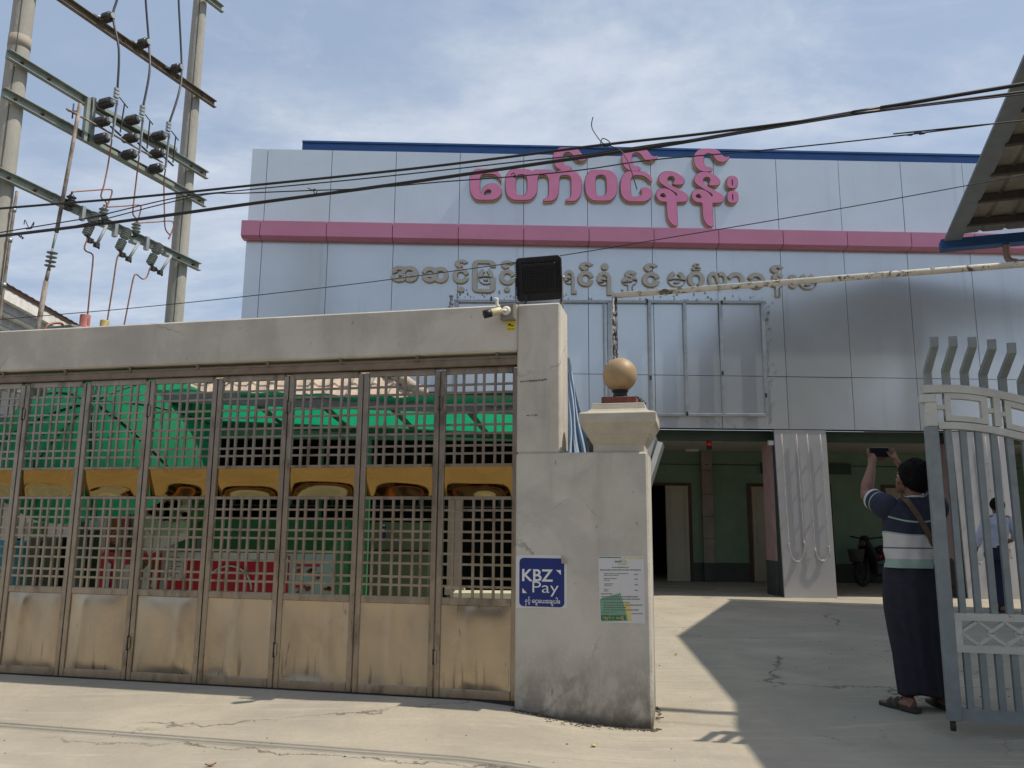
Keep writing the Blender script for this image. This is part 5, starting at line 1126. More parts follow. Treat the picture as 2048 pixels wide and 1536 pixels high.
for k, (x0, y0, x1, lab) in enumerate(((45, 1075, 118, 'olive green cupboard beside the white banner'), (122, 1060, 160, 'narrow dark cupboard with a cream top left of the white posts'))):
    cx = thing('cupboard', lab, 'cupboard', Matrix.Translation((*A((x0+x1)/2, 1150, 8.9).xy, 0)), 'cupboards near the left edge')
    m = MB(); pbox(m, x0, y0, x1, 1190, 8.9, .5, 0, True); part('carcass', m, M_olive if k == 0 else M_plinth, cx, True, bevel=.01)
    m = MB(); pbox(m, x0+4, y0-30, x0+22, y0-2, 9.0, .3, 0); part('cream_box', m, mat('cream_card', (.48, .45, .33), .7), cx, True)
    m = MB(); pbox(m, (x0+x1)/2-1, y0+6, (x0+x1)/2+1, 1188, 8.896, .003); part('door_gap', m, M_black, cx, True)
for k, (x, w_) in enumerate(((168, 4), (182, 9))):
    t_ = thing('white_post', ('narrow', 'broad')[k]+' white post between the cupboards and the red banner', 'post', Matrix.Translation((*A(x, 1100, 9.6).xy, 0)), 'white posts behind the gate')
    m = MB(); pbox(m, x-w_, 880, x+w_, 1190, 9.6, .1, 0, True); part('shaft', m, M_sw, t_, True); m = MB(); pbox(m, x-w_-1, 876, x+w_+1, 880, 9.59, .12); part('cap', m, M_eave2, t_, True)
bw = thing('boundary_wall', 'pale rendered boundary wall at the back of the left yard', 'wall', Matrix.Translation((-8, 13, 0)))
m = MB(); m.bx(-13, -5.05, 12.6, 12.8, 0, 2.0, 0); part('wall_face', m, mat('yard_wall', (.30, .30, .29), .85, var=.15, scale=2), bw, True); m = MB(); m.bx(-13, -5.05, 12.55, 12.85, 2.0, 2.08); part('coping', m, M_stone, bw, True)
# bottles and jars on the kiosk shelves
for k in range(26):
    x = KX0+.4+k*.155+rnd.uniform(-.03, .03); z = rnd.choice((1.47, 1.64, 1.82)); r_ = rnd.uniform(.025, .04); h_ = rnd.uniform(.10, .15)
    m = MB(); m.lathe([(r_, 0), (r_, h_*.6), (r_*.4, h_*.8), (r_*.4, h_)], 10, 0, Matrix.Translation((x, KY+1.02, z)))
    solo('bottle', m, mat('bottle_%s' % ('green', 'brown', 'clear')[k % 3], ((.03, .10, .05), (.08, .04, .015), (.25, .26, .25))[k % 3], .2), 'small bottle standing on the dark kiosk shelves', 'bottle', 'bottles on the kiosk shelves')
# ================================================================== PART 5: PEOPLE, MOTORBIKE, STREET OPPOSITE
def remeshed(mb, vox, smooth=6, name='body'):
    me = mb.mesh(name, [], fixn=True); o = bpy.data.objects.new('tmp', me); col.objects.link(o)
    r = o.modifiers.new('r', 'REMESH'); r.mode = 'VOXEL'; r.voxel_size = vox; r.use_smooth_shade = True
    s = o.modifiers.new('s', 'SMOOTH'); s.iterations = smooth; s.factor = .5
    bpy.context.view_layer.update()
    m2 = bpy.data.meshes.new_from_object(o.evaluated_get(bpy.context.evaluated_depsgraph_get())); m2.name = name
    bpy.data.objects.remove(o); bpy.data.meshes.remove(me); return m2
def part_mesh(name, me, mats, parent, label=None):                    # mesh is in world space
    for mm in mats: me.materials.append(mm)
    me.transform(XF[parent.name].inverted())
    for p in me.polygons: p.use_smooth = True
    o = bpy.data.objects.new(name, me); col.objects.link(o); o.parent = parent; XF[o.name] = XF[parent.name]
    if label: o['label'] = label
    return o
def loft(m, rings, n=28, mi=None, cap=True):                            # rings: (center, right-vector half, depth-vector half)
    vs = [c + a*math.cos(2*math.pi*j/n) + b*math.sin(2*math.pi*j/n) for c, a, b in rings for j in range(n)]; o = len(m.v); m.v += vs
    for i in range(len(rings)-1):
        for j in range(n): m.f.append([o+i*n+j, o+i*n+(j+1) % n, o+(i+1)*n+(j+1) % n, o+(i+1)*n+j]); m.m.append(mi[i] if mi else 0); m.s.append(True)
    if cap: m.f += [[o+j for j in range(n)][::-1], [o+(len(rings)-1)*n+j for j in range(n)]]; m.m += [mi[0] if mi else 0, mi[-1] if mi else 0]; m.s += [True, True]
    return m
M_skin = mat('skin_brown', (.20, .105, .07), .55, var=.10, scale=14)
M_hair = mat('black_hair', (.007, .0065, .0065), .75, var=.4, scale=60, bump=.35, bscale=160, spec=.12)
M_navy = mat('navy_jersey', (.018, .022, .042), .85, var=.15, scale=30, bump=.1, bscale=90)
M_jw = mat('white_jersey', (.52, .50, .50), .85, var=.06, scale=8, bump=.1, bscale=60)
M_jg = mat('mint_stripe', (.27, .38, .34), .85); M_jdg = mat('dark_green_stripe', (.08, .14, .12), .85)
M_longyi = mat('dark_longyi', (.020, .020, .032), .9, var=.18, scale=26, bump=.12, bscale=80)
M_sandal = mat('sandal_rubber', (.035, .035, .032), .7, var=.2)
DY = 5.80
def P(px, py, dy=0): return at(px, py, DY+dy)
foot = ground_at(1838, 1421)
man = thing('person', 'man in navy and white striped shirt and dark longyi photographing with raised arms', 'person', Matrix.Translation((P(1840, 1420).x, DY, 0)))
PX = 1/276.0
# body: torso, neck, head, arms, hands, legs and feet grown together as one skin
b = MB()
def lump(c, r, sc=(1, 1, 1), T=None): b.sphere(c, r, 18, 0, sc, T)
def limb(pts, rr, n=14):
    b.tube(pts, rr, n)
    lump(pts[0], rr[0]); lump(pts[-1], rr[-1])
loft(b, [(P(1824, y), Vector((hw*PX, 0, 0)), Vector((0, hd, 0))) for y, hw, hd in ((1006, 44, .08), (1022, 50, .10), (1060, 44, .11), (1110, 42, .11), (1170, 44, .12), (1215, 42, .12))], 24)
hc = P(1824, 958, .02)                                              # head centre; looks up and to the left, away from the camera
fwd = Vector((-.52, .80, .30)).normalized(); rgt = fwd.cross(Vector((0, 0, 1))).normalized(); upv = rgt.cross(fwd).normalized()
HT = Matrix((rgt, fwd, upv)).transposed()
def H(x, y, z): return hc + HT @ Vector((x, y, z))
limb([P(1824, 1010, 0), H(0, -.035, -.07)], [.062, .056])
lump(H(0, -.005, .02), .092, (.86, 1.06, 1.08), HT); lump(H(0, .045, -.06), .062, (.92, .95, 1.0), HT)      # skull, jaw
lump(H(0, .075, -.105), .026, (1.1, .9, .8), HT); lump(H(0, .098, -.02), .016, (.75, 1.1, 1.5), HT); lump(H(0, .108, -.035), .013, (1, 1, .8), HT)   # chin, nose
for s in (-1, 1):
    lump(H(.042*s, .062, -.035), .028, (1, .9, .9), HT); lump(H(.035*s, .080, .018), .022, (1.4, .6, .5), HT)  # cheek, brow
    lump(H(.082*s, .002, -.022), .026, (.38, .75, 1.2), HT); lump(H(.083*s, .004, -.045), .012, (.6, .9, 1), HT)  # ear
lump(H(0, .100, -.068), .013, (1.7, .7, .45), HT)                      # lips
# left arm
Ls, Le, Lw = P(1768, 1012, .02), P(1733, 990, .25), P(1744, 928, .37)
b.tube([Ls, Ls.lerp(Le, .5), Le, Le.lerp(Lw, .3)+Vector((-.006, 0, 0)), Le.lerp(Lw, .7), Lw], [.050, .047, .044, .046, .036, .027], 16)
Lp = P(1745, 913, .395); b.tube([Lw, Lw.lerp(Lp, .5), Lp], [.026, .034, .030], 12, flat=.62); lump(Lp, .026, (1, .7, 1))
def finger(pts, r0): b.tube(spline(pts, 3), [r0*(1-.28*i/(3*(len(pts)-1))) for i in range(3*(len(pts)-1)+1)], 8); lump(pts[-1], r0*.72)
finger([P(1740, 914, .39), P(1736, 906, .385), P(1735.5, 899, .385)], .0105)
for k, (x2, y2) in enumerate(((1772, 914.5), (1771, 917.5), (1767, 920), (1761, 922))):
    finger([P(1745, 911+k*3, .41), P(1752+1*k, 916.5+k*1.6, .42+.008*k), P((1752+x2)/2+3, y2+.6, .425+.008*k), P(x2, y2, .415+.006*k)], .0088-.0006*k)
# right arm
Rs, Re, Rw = P(1874, 1014, .02), P(1862, 986, .27), P(1801, 934, .40)
b.tube([Rs, Rs.lerp(Re, .5), Re, Re.lerp(Rw, .35), Re.lerp(Rw, .75), Rw], [.050, .047, .044, .045, .035, .028], 16)
Rp = P(1788, 914, .415); b.tube([Rw, Rw.lerp(Rp, .5), Rp], [.028, .036, .031], 12, flat=.62); lump(Rp, .027, (1, .7, 1))
finger([P(1786, 918, .40), P(1779, 911, .385), P(1775.5, 904.5, .375)], .0105)
for k, (x1, y1, x2, y2) in enumerate(((1789, 903, 1780.5, 896.5), (1790.5, 906, 1780, 900.5), (1790.5, 910, 1780.5, 905), (1789, 914, 1781.5, 909.5))):
    finger([P(1790-k*.4, 911+k*2, .42), P(x1, y1, .432), P((x1+x2)/2, (y1+y2)/2-1.4, .442), P(x2, y2, .44)], .0092-.0006*k)
# legs and feet
La, Ra = P(1815, 1392, .02), P(1892, 1388, .12)
limb([P(1808, 1190), P(1812, 1300, -.01), La], [.085, .060, .040]); limb([P(1848, 1190), P(1872, 1300, .05), Ra], [.085, .060, .040])
def foot_m(ank, heel, toe):
    d = (toe-heel).normalized(); up_ = Vector((0, 0, 1)); sd = d.cross(up_); ln = (toe-heel).length; z0 = Vector((0, 0, .024))
    b.tube([ank, Vector((heel.x, heel.y, ank.z))+d*.045-Vector((0, 0, .04)), heel+d*.05+z0+Vector((0, 0, .025))], [.038, .036, .034], 14)
    b.tube([heel+d*.03+z0+Vector((0, 0, .012)), heel+d*.10+z0+Vector((0, 0, .02)), heel+d*.17+z0+Vector((0, 0, .012)), heel+d*(ln*.86)+z0], [.030, .036, .040, .030], 14, flat=.7)
    for k in range(5):
        o = sd*(.032-.016*k); q = heel+d*(ln*.80)+o+z0; b.tube([q, q+d*(.045-.004*k), q+d*(.06-.005*k)-Vector((0, 0, .004))], [.0115-.001*k, .011-.001*k, .008], 8)
    return d, sd, ln
Lh, Lt = ground_at(1836, 1426), ground_at(1765, 1409); Rh, Rt_ = ground_at(1905, 1424), ground_at(1860, 1404)
fl1 = foot_m(La, Lh, Lt); fl2 = foot_m(Ra, Rh, Rt_)
part_mesh('body', remeshed(b, .0048, 4), [M_skin], man)
# eyes
m = MB()
for s in (-1, 1): m.sphere(H(.033*s, .083, .004), .011, 12)
part('eyes', m, mat('eye_white', (.6, .58, .55), .2), man, True)
# hair: thick cap with a ragged surface
import mathutils.noise as mnoise
m = MB()
def hair(u, v):
    th = 2*math.pi*u; ph = math.pi*v; d = Vector((math.sin(ph)*math.cos(th), math.sin(ph)*math.sin(th), math.cos(ph)))
    low = -.55-.42*max(0, -d.y)                                       # hangs lower at the nape
    cut = max(0, d.y-.1)*1.25                                        # cut back over the face
    z = d.z
    if z < low+cut: k = low+cut; hlen = math.sqrt(max(1e-4, d.x**2+d.y**2)); d2 = Vector((d.x, d.y, k*(1 if z > -1.2 else 1))); d = d2*(1-.25*min(1, (k-z)))
    r_ = 1+.035*mnoise.noise(d*5)+.03*mnoise.noise(d*16)+.02*mnoise.noise(d*38)
    return H(d.x*.112*r_, -.016+d.y*.122*r_, .022+d.z*.130*r_)
m.grid(hair, 72, 44, 0, True, True)
for k in range(260):                                                 # loose tufts
    d = Vector((rnd.gauss(0, 1), rnd.gauss(-.5, .8), rnd.gauss(.3, .8))).normalized()
    if d.y > .35 and d.z < .35: continue
    if d.z < -.62: continue
    p = H(d.x*.111, -.016+d.y*.121, .022+d.z*.129); tn = (HT @ Vector((rnd.gauss(0, .5), rnd.gauss(-.25, .5), -.9))); tn = (tn-(HT @ d)*tn.dot(HT @ d)).normalized()
    q = p+tn*rnd.uniform(.015, .03)+(HT @ d)*rnd.uniform(.001, .007); m.tube([p, p.lerp(q, .6)+(HT @ d)*.003, q], [.0034, .0026, .0006], 5)
part('hair', m, M_hair, man, True, fixn=False)
# shirt with striped bands
prof = [(994, 1826, 20, .066), (998, 1825, 29, .078), (1003, 1824, 41, .090), (1009, 1823, 50, .103), (1018, 1821, 55, .118), (1030, 1820, 53.5, .128), (1039, 1820, 52, .131), (1042, 1820, 51.5, .132), (1055, 1819.5, 50, .133), (1067, 1819, 49.5, .133), (1070, 1819, 49.3, .133), (1082, 1819.5, 48.6, .132), (1094, 1820, 48.2, .132), (1097, 1820, 48, .132), (1108, 1820.5, 48, .133), (1117, 1821, 48.4, .136), (1130, 1822, 49.5, .139), (1135, 1822, 48.5, .137)]
mi = [0, 0, 0, 0, 0, 0, 1, 0, 0, 1, 2, 2, 3, 2, 2, 1, 1]
rings = []
for k, (y, cx, hw, hd) in enumerate(prof): rings.append((P(cx, y), Vector((hw*PX, 0, 0)), Vector((0, hd, 0))))
m = MB(); n_ = 48; o = 0
sub = []; smi = []
for i in range(len(rings)-1):
    kk = 2
    for k in range(kk): sub.append(tuple(rings[i][j].lerp(rings[i+1][j], k/kk) for j in range(3))); smi.append(mi[i])
sub.append(rings[-1])
loft(m, sub, n_, smi, cap=False)
c0 = P(1822, 1060)
for i, p in enumerate(m.v):                                          # soft folds toward the waist and the raised arm
    t = max(0, (1.35-p.z)/.35); a = math.atan2(p.y-c0.y, p.x-c0.x)
    f = .007*math.sin(a*5+p.z*22)*min(1, t)+.005*math.sin(p.z*46+a*3)*min(1, max(0, t-.4)*2)+.004*math.sin(a*9-p.z*14)
    d = Vector((p.x-c0.x, p.y-c0.y, 0)).normalized(); m.v[i] = p+d*f
    if 1.1 < p.z < 1.42: m.v[i].z += .045*min(1, abs(p.x-c0.x)/.19)**2.5*sstep(1.1, 1.25, p.z)-.012*sstep(1.1, 1.25, p.z)
part('shirt', m, [M_navy, M_jg, M_jw, M_jdg], man, True, fixn=False)
for (S_, E_, k0) in ((Ls+(Ls-Le)*.10+Vector((.012, 0, -.004)), Ls.lerp(Le, .62), 'left'), (Rs+(Rs-Re)*.10+Vector((-.012, 0, -.004)), Rs.lerp(Re, .62), 'right')):
    d = (E_-S_).normalized(); a = d.cross(Vector((0, 0, 1))).normalized(); c = a.cross(d).normalized(); m = MB(); rr_ = [(S_-d*.075, a*.01, c*.01), (S_-d*.062, a*.052, c*.055), (S_-d*.03, a*.078, c*.082)]; mm_ = [0, 0, 0]
    for t, r_ in ((0, .082), (.2, .088), (.4, .082), (.56, .077), (.62, .0765), (.66, .0755), (.86, .073), (.875, .0735), (1.0, .074)):
        rr_.append((S_.lerp(E_, t), a*r_, c*r_*1.05)); mm_.append(1 if .56 <= t < .62 else (2 if t >= .875 else 0))
    rr_.append((E_-d*.004, a*.062, c*.062)); loft(m, rr_, 28, mm_[:-1]+[2], cap=False); part('sleeve', m, [M_navy, M_jg, M_jw], man, True, fixn=False)
m = MB(); m.torus(P(1825, 996, .0), .069, .007, Matrix.Rotation(R(-8), 3, 'X'), 32, 8); part('collar', m, M_jw, man, True)
# longyi
prof = [(1127, 1822, 47, .134), (1136, 1822, 49, .142), (1160, 1823, 51, .150), (1190, 1824, 52, .152), (1230, 1826, 50.5, .148), (1270, 1832, 48.8, .142), (1310, 1838, 47.5, .138), (1350, 1842, 46.8, .135), (1387, 1846, 46, .134)]
m = MB(); rings = [(P(cx, y, .02), Vector((hw*PX, 0, 0)), Vector((0, hd, 0))) for y, cx, hw, hd in prof]; sub = []
for i in range(len(rings)-1):
    for k in range(6): sub.append(tuple(rings[i][j].lerp(rings[i+1][j], k/6) for j in range(3)))
sub.append(rings[-1]); sub.append((rings[-1][0]+Vector((0, 0, .01)), rings[-1][1]*.93, rings[-1][2]*.93)); loft(m, sub, 56, None, cap=False)
for i, p in enumerate(m.v):
    a = math.atan2(p.y-DY, p.x-P(1830, 1250).x); t = min(1, max(0, (1.0-p.z)/.8)); d = Vector((math.cos(a), math.sin(a), 0))
    m.v[i] = p+d*(.006*math.sin(a*4+p.z*3.0)+.004*math.sin(a*11+p.z*5)*(.3+t)+.003*math.sin(p.z*30+a*2)*(1-t)); 
    if p.z < .22: m.v[i].z += .008*math.sin(a*3+1)
part('longyi', m, M_longyi, man, True, fixn=False)
for (hl, tl, nm) in ((Lh, Lt, 0), (Rh, Rt_, 1)):
    d = (tl-hl).normalized(); sd = d.cross(Vector((0, 0, 1))); ln = (tl-hl).length+.03; base = hl-d*.012
    out = [(0, .022), (.01, .034), (.06, .038), (.12, .040), (.18, .046), (.23, .045), (ln-.02, .034), (ln, .015)]
    poly = [(x, w_) for x, w_ in out]+[(x, -w_) for x, w_ in out[::-1]]
    m = MB(); m.prism(poly, lambda a_, c_, z: base+d*a_+sd*c_+Vector((0, 0, z)), .001, .026); s_ = part('sandal', m, M_sandal, man, True, bevel=.003)
    for x in (.135, .185):
        m = MB(); m.grid(lambda u, v: base+d*(x+.034*v)+sd*(.049*math.cos(math.pi*u))+Vector((0, 0, .016+.062*math.sin(math.pi*u)*(1-.18*(x-.135)/.05))), 16, 3); part('strap', m, M_sandal, s_, True, fixn=False)
    m = MB(); q = base+d*.17-sd*.03+Vector((0, 0, .068)); m.box(q, (.02, .012, .012)); part('buckle', m, M_galv, s_, True)
# bag strap and phone
bag = thing('shoulder_bag', 'brown strapped shoulder bag worn across the back of the man in the striped shirt', 'bag', Matrix.Translation((P(1880, 1110).x, DY, 1.0)))
sp_ = [P(1806, 990, -.02), P(1808, 996, -.085), P(1818, 1006, -.118), P(1835, 1030, -.140), P(1850, 1055, -.142), P(1862, 1077, -.13), P(1871, 1100, -.10), P(1874, 1118, -.03)]
pts = spline(sp_, 5); m = MB(); W_ = .019
vs = []
for i, p in enumerate(pts):
    tn = (pts[min(i+1, len(pts)-1)]-pts[max(i-1, 0)]).normalized(); sd = tn.cross(Vector((0, -1, 0))).normalized(); vs += [p-sd*W_, p+sd*W_, p+sd*W_+Vector((0, .004, 0)), p-sd*W_+Vector((0, .004, 0))]
m.addf(vs, [(4*i+j, 4*i+(j+1) % 4, 4*i+4+(j+1) % 4, 4*i+4+j) for i in range(len(pts)-1) for j in range(4)]); part('strap', m, mat('brown_strap', (.105, .065, .04), .8, var=.2, scale=40), bag, True)
m = MB(); q = P(1886, 1145, .02); m.box(q, (.09, .22, .20)); part('pouch', m, mat('brown_bag', (.075, .05, .035), .75, var=.2), bag, True, bevel=.02)
ph = thing('phone', 'black phone held sideways in both raised hands of the man', 'phone', Matrix.Translation(P(1759, 914, .40)))
pc_ = P(1759.5, 905, .405); RX = Matrix.Rotation(R(-16), 3, 'X')
m = MB(); m.box(pc_, (.148, .009, .076), RX); part('phone_body', m, mat('phone_frame', (.03, .03, .03), .3, metal=.4), ph, True, bevel=.003)
m = MB(); m.box(pc_+RX @ Vector((0, -.0052, 0)), (.140, .001, .070), RX); part('screen', m, mat('phone_screen', (.004, .004, .005), .5, spec=.1), ph, True)
m = MB(); m.box(pc_+RX @ Vector((0, -.004, .0375)), (.13, .004, .002), RX); part('edge_trim', m, M_galv, ph, True)
# ------------------------------------------------------------------ second person walking away
D2 = 12.35
def Q(px, py, dy=0): return at(px, py, D2+dy)
QX = 1/131.0
wk = thing('person', 'man in pale blue shirt and dark jeans walking away beyond the white gate', 'person', Matrix.Translation((Q(2000, 1222).x, D2, 0)))
b = MB()
loft(b, [(Q(cx, y), Vector((hw*QX, 0, 0)), Vector((0, hd, 0))) for y, cx, hw, hd in ((1031, 1994, 22, .08), (1045, 1993, 23, .10), (1070, 1992, 19, .10), (1092, 1992, 18, .10), (1105, 1992, 18.5, .11))], 20)
limb([Q(1994, 1034), Q(1994, 1018)], [.055, .055]); lump(Q(1994, 1013, .01), .085, (.9, 1.05, 1.2)); lump(Q(1991, 1020, .07), .05); lump(Q(1983.5, 1014), .022, (.5, .8, 1.3)); lump(Q(2004.5, 1014), .022, (.5, .8, 1.3)); lump(Q(1993, 1014, .105), .016)
limb([Q(1974, 1038), Q(1966, 1062, -.03), Q(1955, 1084, .0)], [.055, .045, .036]); limb([Q(1955, 1084, 0), Q(1950, 1108, .02)], [.034, .026])
lump(Q(1949.5, 1114, .02), .036, (.7, .6, 1.25))
def fing(pts, r0): b.tube(pts, [r0, r0*.95, r0*.8], 8); lump(pts[-1], r0*.8)
for k in range(4): fing([Q(1947+k*1.6, 1116, .02-.012*k), Q(1947.5+k*1.7, 1121+(.6, 1.2, 1, 0)[k], .03-.012*k), Q(1949+k*1.5, 1124+(.4, 1.3, 1, -.6)[k], .05-.012*k)], .011)
fing([Q(1952, 1110, .04), Q(1954.5, 1115, .06), Q(1954.5, 1119, .07)], .012)
limb([Q(2014, 1038), Q(2027, 1060, -.03), Q(2032, 1072, .03)], [.055, .045, .040]); limb([Q(2032, 1072, .03), Q(2022, 1082, .20)], [.036, .027]); lump(Q(2019, 1083, .24), .034, (.8, 1.2, .7))
for k in range(4): fing([Q(2018, 1081.5+k*1.6, .26), Q(2015.5, 1081.5+k*1.6, .30), Q(2012.5, 1082.5+k*1.5, .31)], .011)
fing([Q(2019, 1080, .24), Q(2017, 1077.5, .27), Q(2016, 1076.5, .29)], .011)
limb([Q(1985, 1105), Q(1992, 1155, .10), Q(2001, 1205, .02)], [.085, .06, .042]); limb([Q(2001, 1105), Q(2003, 1160, .02), Q(2007, 1212, -.10)], [.085, .06, .042])
for (x, y, dy) in ((2001, 1214, .02), (2007, 1219, -.10)): b.tube([Q(x, y-6, dy), Q(x, y, dy)], [.036, .034], 10); b.tube([Q(x, y, dy-.05), Q(x-2, y+1, dy+.05), Q(x-4, y+1.5, dy+.15)], [.034, .038, .026], 10, flat=.7)
part_mesh('body', remeshed(b, .009, 3), [M_skin], wk)
m = MB()
m.grid(lambda u, v: (lambda d: Q(1994, 1011.5, .0)+Vector((d.x*.098, -.004+d.y*.112, .01+max(d.z, -.5-.35*max(0, -d.y)+1.2*max(0, d.y-.1))*.118))*(1+.03*mnoise.noise(d*9)))(Vector((math.sin(math.pi*v)*math.cos(2*math.pi*u), math.sin(math.pi*v)*math.sin(2*math.pi*u), math.cos(math.pi*v)))), 36, 22, 0, True, True); part('hair', m, M_hair, wk, True, fixn=False)
M_bshirt = mat('pale_blue_shirt', (.44, .48, .60), .85, var=.06, scale=20, bump=.1, bscale=60)
m = MB(); rings = [(Q(cx, y), Vector((hw*QX, 0, 0)), Vector((0, hd, 0))) for y, cx, hw, hd in ((1027, 1994, 7.5, .065), (1031, 1994, 15, .08), (1036, 1994, 23, .11), (1046, 1993, 24.5, .125), (1062, 1992.5, 22, .13), (1078, 1992, 20.5, .125), (1092, 1992, 20.5, .125), (1095, 1992, 19.5, .12))]
sub = []
for i in range(len(rings)-1):
    for k in range(5): sub.append(tuple(rings[i][j].lerp(rings[i+1][j], k/5) for j in range(3)))
sub.append(rings[-1]); loft(m, sub, 36, None, cap=False)
for i, p in enumerate(m.v): a = math.atan2(p.y-D2, p.x-Q(1993, 1060).x); m.v[i] = p+Vector((math.cos(a), math.sin(a), 0))*(.008*math.sin(a*5+p.z*14)+.006*math.sin(p.z*34+a*2))
part('shirt', m, M_bshirt, wk, True, fixn=False)
for pts, rr_ in (([Q(1975, 1037), Q(1965, 1062, -.03), Q(1955, 1083, 0), Q(1953, 1093, .01)], [.075, .064, .055, .05]), ([Q(2013, 1037), Q(2027, 1060, -.03), Q(2032, 1071, .03), Q(2028, 1076, .10)], [.075, .064, .058, .05])):
    m = MB(); m.tube(spline(pts, 5), [rr_[0]+(rr_[-1]-rr_[0])*k/15+.004*math.sin(k*1.9) for k in range(16)], 18); part('sleeve', m, M_bshirt, wk, True)
M_jean = mat('dark_jeans', (.016, .022, .05), .85, var=.2, scale=22)
m = MB(); loft(m, [(Q(1992, y), Vector((hw*QX, 0, 0)), Vector((0, hd, 0))) for y, hw, hd in ((1090, 18.5, .115), (1100, 19.5, .125), (1112, 19.5, .13), (1120, 17, .12))], 28)
for pts in ([Q(1984, 1106), Q(1992, 1155, .10), Q(2001, 1207, .02)], [Q(2001, 1106), Q(2003, 1160, .02), Q(2007, 1214, -.10)]): m.tube(spline(pts, 5), [.112-.005*k+.003*math.sin(k*2.3) for k in range(11)], 20)
me_ = remeshed(m, .012, 2, 'jeans'); part_mesh('jeans', me_, [M_jean], wk)
m = MB(); m.torus(Q(1992, 1093), .150, .008, Matrix.Diagonal((1, .82, 2.2)), 32, 6); part('belt', m, M_black, wk, True)
for (x, y, dy) in ((2001, 1217, .02), (2007, 1222, -.10)): g0 = Q(x-1, y+2, dy); m = MB(); m.box((g0.x-.015, g0.y+.05, max(.012, g0.z)), (.10, .27, .022)); m.grid(lambda u, v: Vector((g0.x-.015+.052*math.cos(math.pi*u), g0.y+.06+.05*v, max(.012, g0.z)+.055*math.sin(math.pi*u))), 10, 2); part('sandal', m, M_sandal, wk, True, bevel=.003)
# ------------------------------------------------------------------ motorbike parked in the porch
DB = 17.7; wc = at(1724, 1134, DB)
mb_ = thing('motorbike', 'dark underbone motorbike with a front basket parked in the shaded porch', 'motorbike', Matrix.Translation((wc.x+.62*math.cos(R(34)), DB+.62*math.sin(R(34)), 0)) @ Matrix.Rotation(R(34), 4, 'Z'))
RX90 = Matrix.Rotation(R(90), 3, 'X'); M_chr = mat('worn_chrome', (.09, .09, .09), .5, metal=.5)
M_bike = mat('bike_black', (.009, .009, .010), .5, var=.2); M_bred = mat('bike_dark_red', (.09, .01, .01), .3)
for x, rs in ((-.62, -35), (.62, 0)):
    m = MB(); m.torus((x, 0, .285), .245, .04, RX90, 40, 10); wl = part('wheel', m, M_rubber, mb_)
    m = MB(); m.torus((x, 0, .285), .205, .014, RX90, 40, 8); m.tube([(x, -.06, .285), (x, .06, .285)], .035, 12)
    for k in range(14): a = 2*math.pi*k/14; m.tube([(x, -.02*(-1)**k, .285), (x+.2*math.cos(a), 0, .285+.2*math.sin(a))], .004, 5)
    part('rim', m, M_chr, wl)
m = MB()
for s in (-.075, .075): m.tube([(-.62, s, .285), (-.50, s, .62)], .018, 10)
m.tube([(-.50, 0, .60), (-.44, 0, .92)], .03, 10); part('fork', m, M_bike, mb_)
m = MB(); m.grid(lambda u, v: (-.62+.33*math.cos(math.pi*(.12+.72*u)), .065*math.sin(math.pi*(v-.5)), .285+.33*math.sin(math.pi*(.12+.72*u))-.03*(2*v-1)**2), 24, 8); part('front_fender', m, M_bike, mb_, fixn=False)
m = MB(); loft(m, [(Vector((-.50+.24*t+.0, 0, .98-.66*t)), Vector((0, .10+.11*math.sin(math.pi*t), 0)), Vector((.05+.03*math.sin(math.pi*t), 0, .03))) for t in [k/10 for k in range(11)]], 20); part('leg_shield', m, M_bike, mb_)
m = MB(); m.tube(spline([(-.38, -.34, 1.03), (-.42, -.22, 1.02), (-.45, -.05, .99), (-.45, .05, .99), (-.42, .22, 1.02), (-.38, .34, 1.03)], 4), .014, 8); m.sphere((-.47, 0, 1.0), .09, 16, 0, (1, 1.1, .8)); part('handlebar', m, M_bike, mb_)
for s in (-1, 1):
    m = MB(); m.tube([(-.37, s*.30, 1.03), (-.33, s*.42, 1.04)], .019, 10); part('grip', m, M_rubber, mb_)
m = MB(); m.lathe([(.06, 0), (.075, .02), (.075, .05)], 16, 0, Matrix.Translation((-.60, 0, .90)) @ Matrix.Rotation(R(90), 4, 'Y')); part('headlight', m, M_chr, mb_)
m = MB(); loft(m, [(Vector((-.12+.9*t, 0, .735+.05*math.sin(t*3.4)+.05*t)), Vector((0, .085+.05*math.sin(math.pi*min(1, t*1.3)), 0)), Vector((0, 0, .05+.015*math.sin(math.pi*t)))) for t in [k/12 for k in range(13)]], 20); part('seat', m, M_rubber, mb_)
m = MB(); loft(m, [(Vector((-.14+.98*t, 0, .60+.10*t)), Vector((0, .12-.05*t, 0)), Vector((0, 0, .10-.03*t))) for t in [k/10 for k in range(11)]], 20); part('side_cover', m, M_bred, mb_)
m = MB(); m.box((-.02, 0, .34), (.34, .22, .20)); m.tube([(-.12, 0, .38), (-.32, 0, .42)], .075, 14); part('engine', m, mat('engine_grey', (.08, .08, .08), .5, metal=.5), mb_, bevel=.02)
m = MB(); m.tube(spline([(-.15, .13, .30), (.1, .15, .22), (.4, .15, .26), (.85, .15, .36)], 4), [.02]*5+[.045]*8, 12); part('exhaust', m, M_chr, mb_)
m = MB(); m.bar((0, -.09, .32), (.62, -.09, .285), .03, .05); m.bar((0, .09, .32), (.62, .09, .285), .03, .05); m.bar((.45, -.1, .62), (.60, -.1, .30), .045, .045); part('swing_arm', m, M_bike, mb_)
m = MB(); m.tube([(.0, -.1, .3), (-.02, -.26, .24)], .012, 8); m.tube([(.08, -.12, .28), (.16, -.2, .02)], .012, 8); part('kickstand', m, M_chr, mb_)
m = MB(); m.tube(spline([(.55, .12, .80), (.85, .10, .88), (.92, 0, .88), (.85, -.10, .88), (.55, -.12, .80)], 4), .012, 8); part('grab_rail', m, M_chr, mb_)
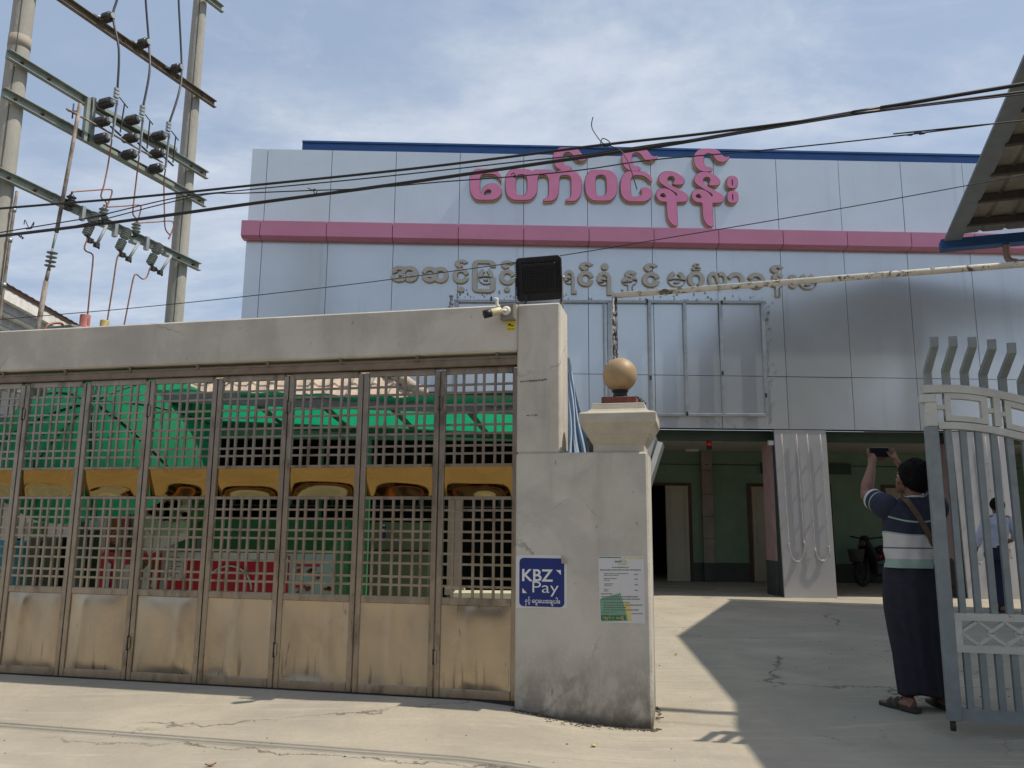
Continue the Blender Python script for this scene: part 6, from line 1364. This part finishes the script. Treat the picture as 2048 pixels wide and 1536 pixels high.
m = MB(); m.box((.88, 0, .70), (.06, .12, .07)); part('tail_light', m, M_bred, mb_, bevel=.01)
m = MB()
loft(m, [(Vector((-.80, 0, .52+.26*t)), Vector((.13+.05*t, 0, 0)), Vector((0, .13+.04*t, 0))) for t in [k/6 for k in range(7)]], 20); part('front_basket', m, mat('basket_grey', (.05, .055, .05), .7, var=.3, scale=60), mb_)
# ------------------------------------------------------------------ street opposite, seen only in reflections
M_oppo = mat('shopfront_wall', (.30, .25, .19), .85, var=.15, scale=1)
for k, (x0, x1, h_, c, lab) in enumerate(((-26, -13, 6.5, (.26, .22, .17), 'tan shophouse across the street to the left'), (-12.8, -1, 8, (.20, .19, .17), 'grey three storey shophouse across the street'), (-.8, 9, 6, (.30, .22, .14), 'ochre shophouse across the street'), (9.2, 24, 7.5, (.22, .19, .15), 'brown shophouse across the street to the right'))):
    sh_ = thing('shophouse', lab, 'building', Matrix.Translation(((x0+x1)/2, -12, 0)))
    m = MB(); m.bx(x0, x1, -20, -12, 0, h_); part('wall', m, mat('shophouse_wall_%s' % 'tan grey ochre brown'.split()[k], c, .85, var=.12, scale=1), sh_, True)
    n_ = int((x1-x0)/3)
    for i in range(n_):
        a = x0+.5+i*(x1-x0-.6)/n_; m = MB(); m.bx(a, a+2.2, -12.05, -11.99, .0, 2.5); part('shutter', m, M_kdark, sh_, True)
        m = MB(); m.bx(a+.3, a+1.8, -12.05, -11.985, 3.7, 5.0); part('window', m, M_plinth, sh_, True)
    m = MB(); m.addf([(x0, -12.0, 3.0), (x1, -12.0, 3.0), (x1, -9.6, 2.6), (x0, -9.6, 2.6), (x0, -12.0, 3.06), (x1, -12.0, 3.06), (x1, -9.6, 2.66), (x0, -9.6, 2.66)], [(3, 2, 1, 0), (4, 5, 6, 7), (0, 1, 5, 4), (2, 3, 7, 6), (1, 2, 6, 5), (3, 0, 4, 7)]); part('awning', m, mat('orange_awning' if k % 2 == 0 else 'red_awning', (.55, .20, .03) if k % 2 == 0 else (.35, .04, .03), .7), sh_, True)

# ------------------------------------------------------------------ litter on the ground
for px, py, lab in ((1188, 1463, 'pale yellow dry leaf on the concrete in front of the pier'), (422, 1519, 'brown dry leaf at the bottom of the picture'), (1352, 1310, 'curled yellow leaf on the sunny concrete beside the shadow'), (1612, 1521, 'dark twig on the concrete near the shadow edge')):
    g0 = ground_at(px, py); g0.z = ground_z(g0.x, g0.y); a0 = rnd.uniform(0, 6); m = MB(); ln = .028
    m.grid(lambda u, v: g0+Vector((math.cos(a0)*(u-.5)*2*ln-math.sin(a0)*(v-.5)*2*.012*math.sin(math.pi*u), math.sin(a0)*(u-.5)*2*ln+math.cos(a0)*(v-.5)*2*.012*math.sin(math.pi*u), .004+.010*(2*u-1)**2+.006*abs(2*v-1))), 10, 4)
    solo('dry_leaf', m, mat('leaf_%s' % ('dark' if 'twig' in lab else 'brown' if 'brown' in lab else 'yellow'), (.05, .035, .025) if 'twig' in lab else (.22, .12, .05) if 'brown' in lab else (.50, .40, .16), .8), lab, 'leaf', fixn=False)
m = MB()
for k in range(260):
    x, y = rnd.uniform(-4, 4), rnd.uniform(4.0, 13)
    if abs((y-GD-math.tan(GA)*x)) < .4 and x < 1: continue
    z = ground_z(x, y); s_ = rnd.uniform(.002, .007); m.sphere((x, y, z+s_*.4), s_, 6, 0, (1.3, 1, .7))
solo('grit', m, mat('grit', (.20, .17, .13), .9, var=.5, scale=30), 'scattered grit on the concrete', 'grit', kind='stuff')
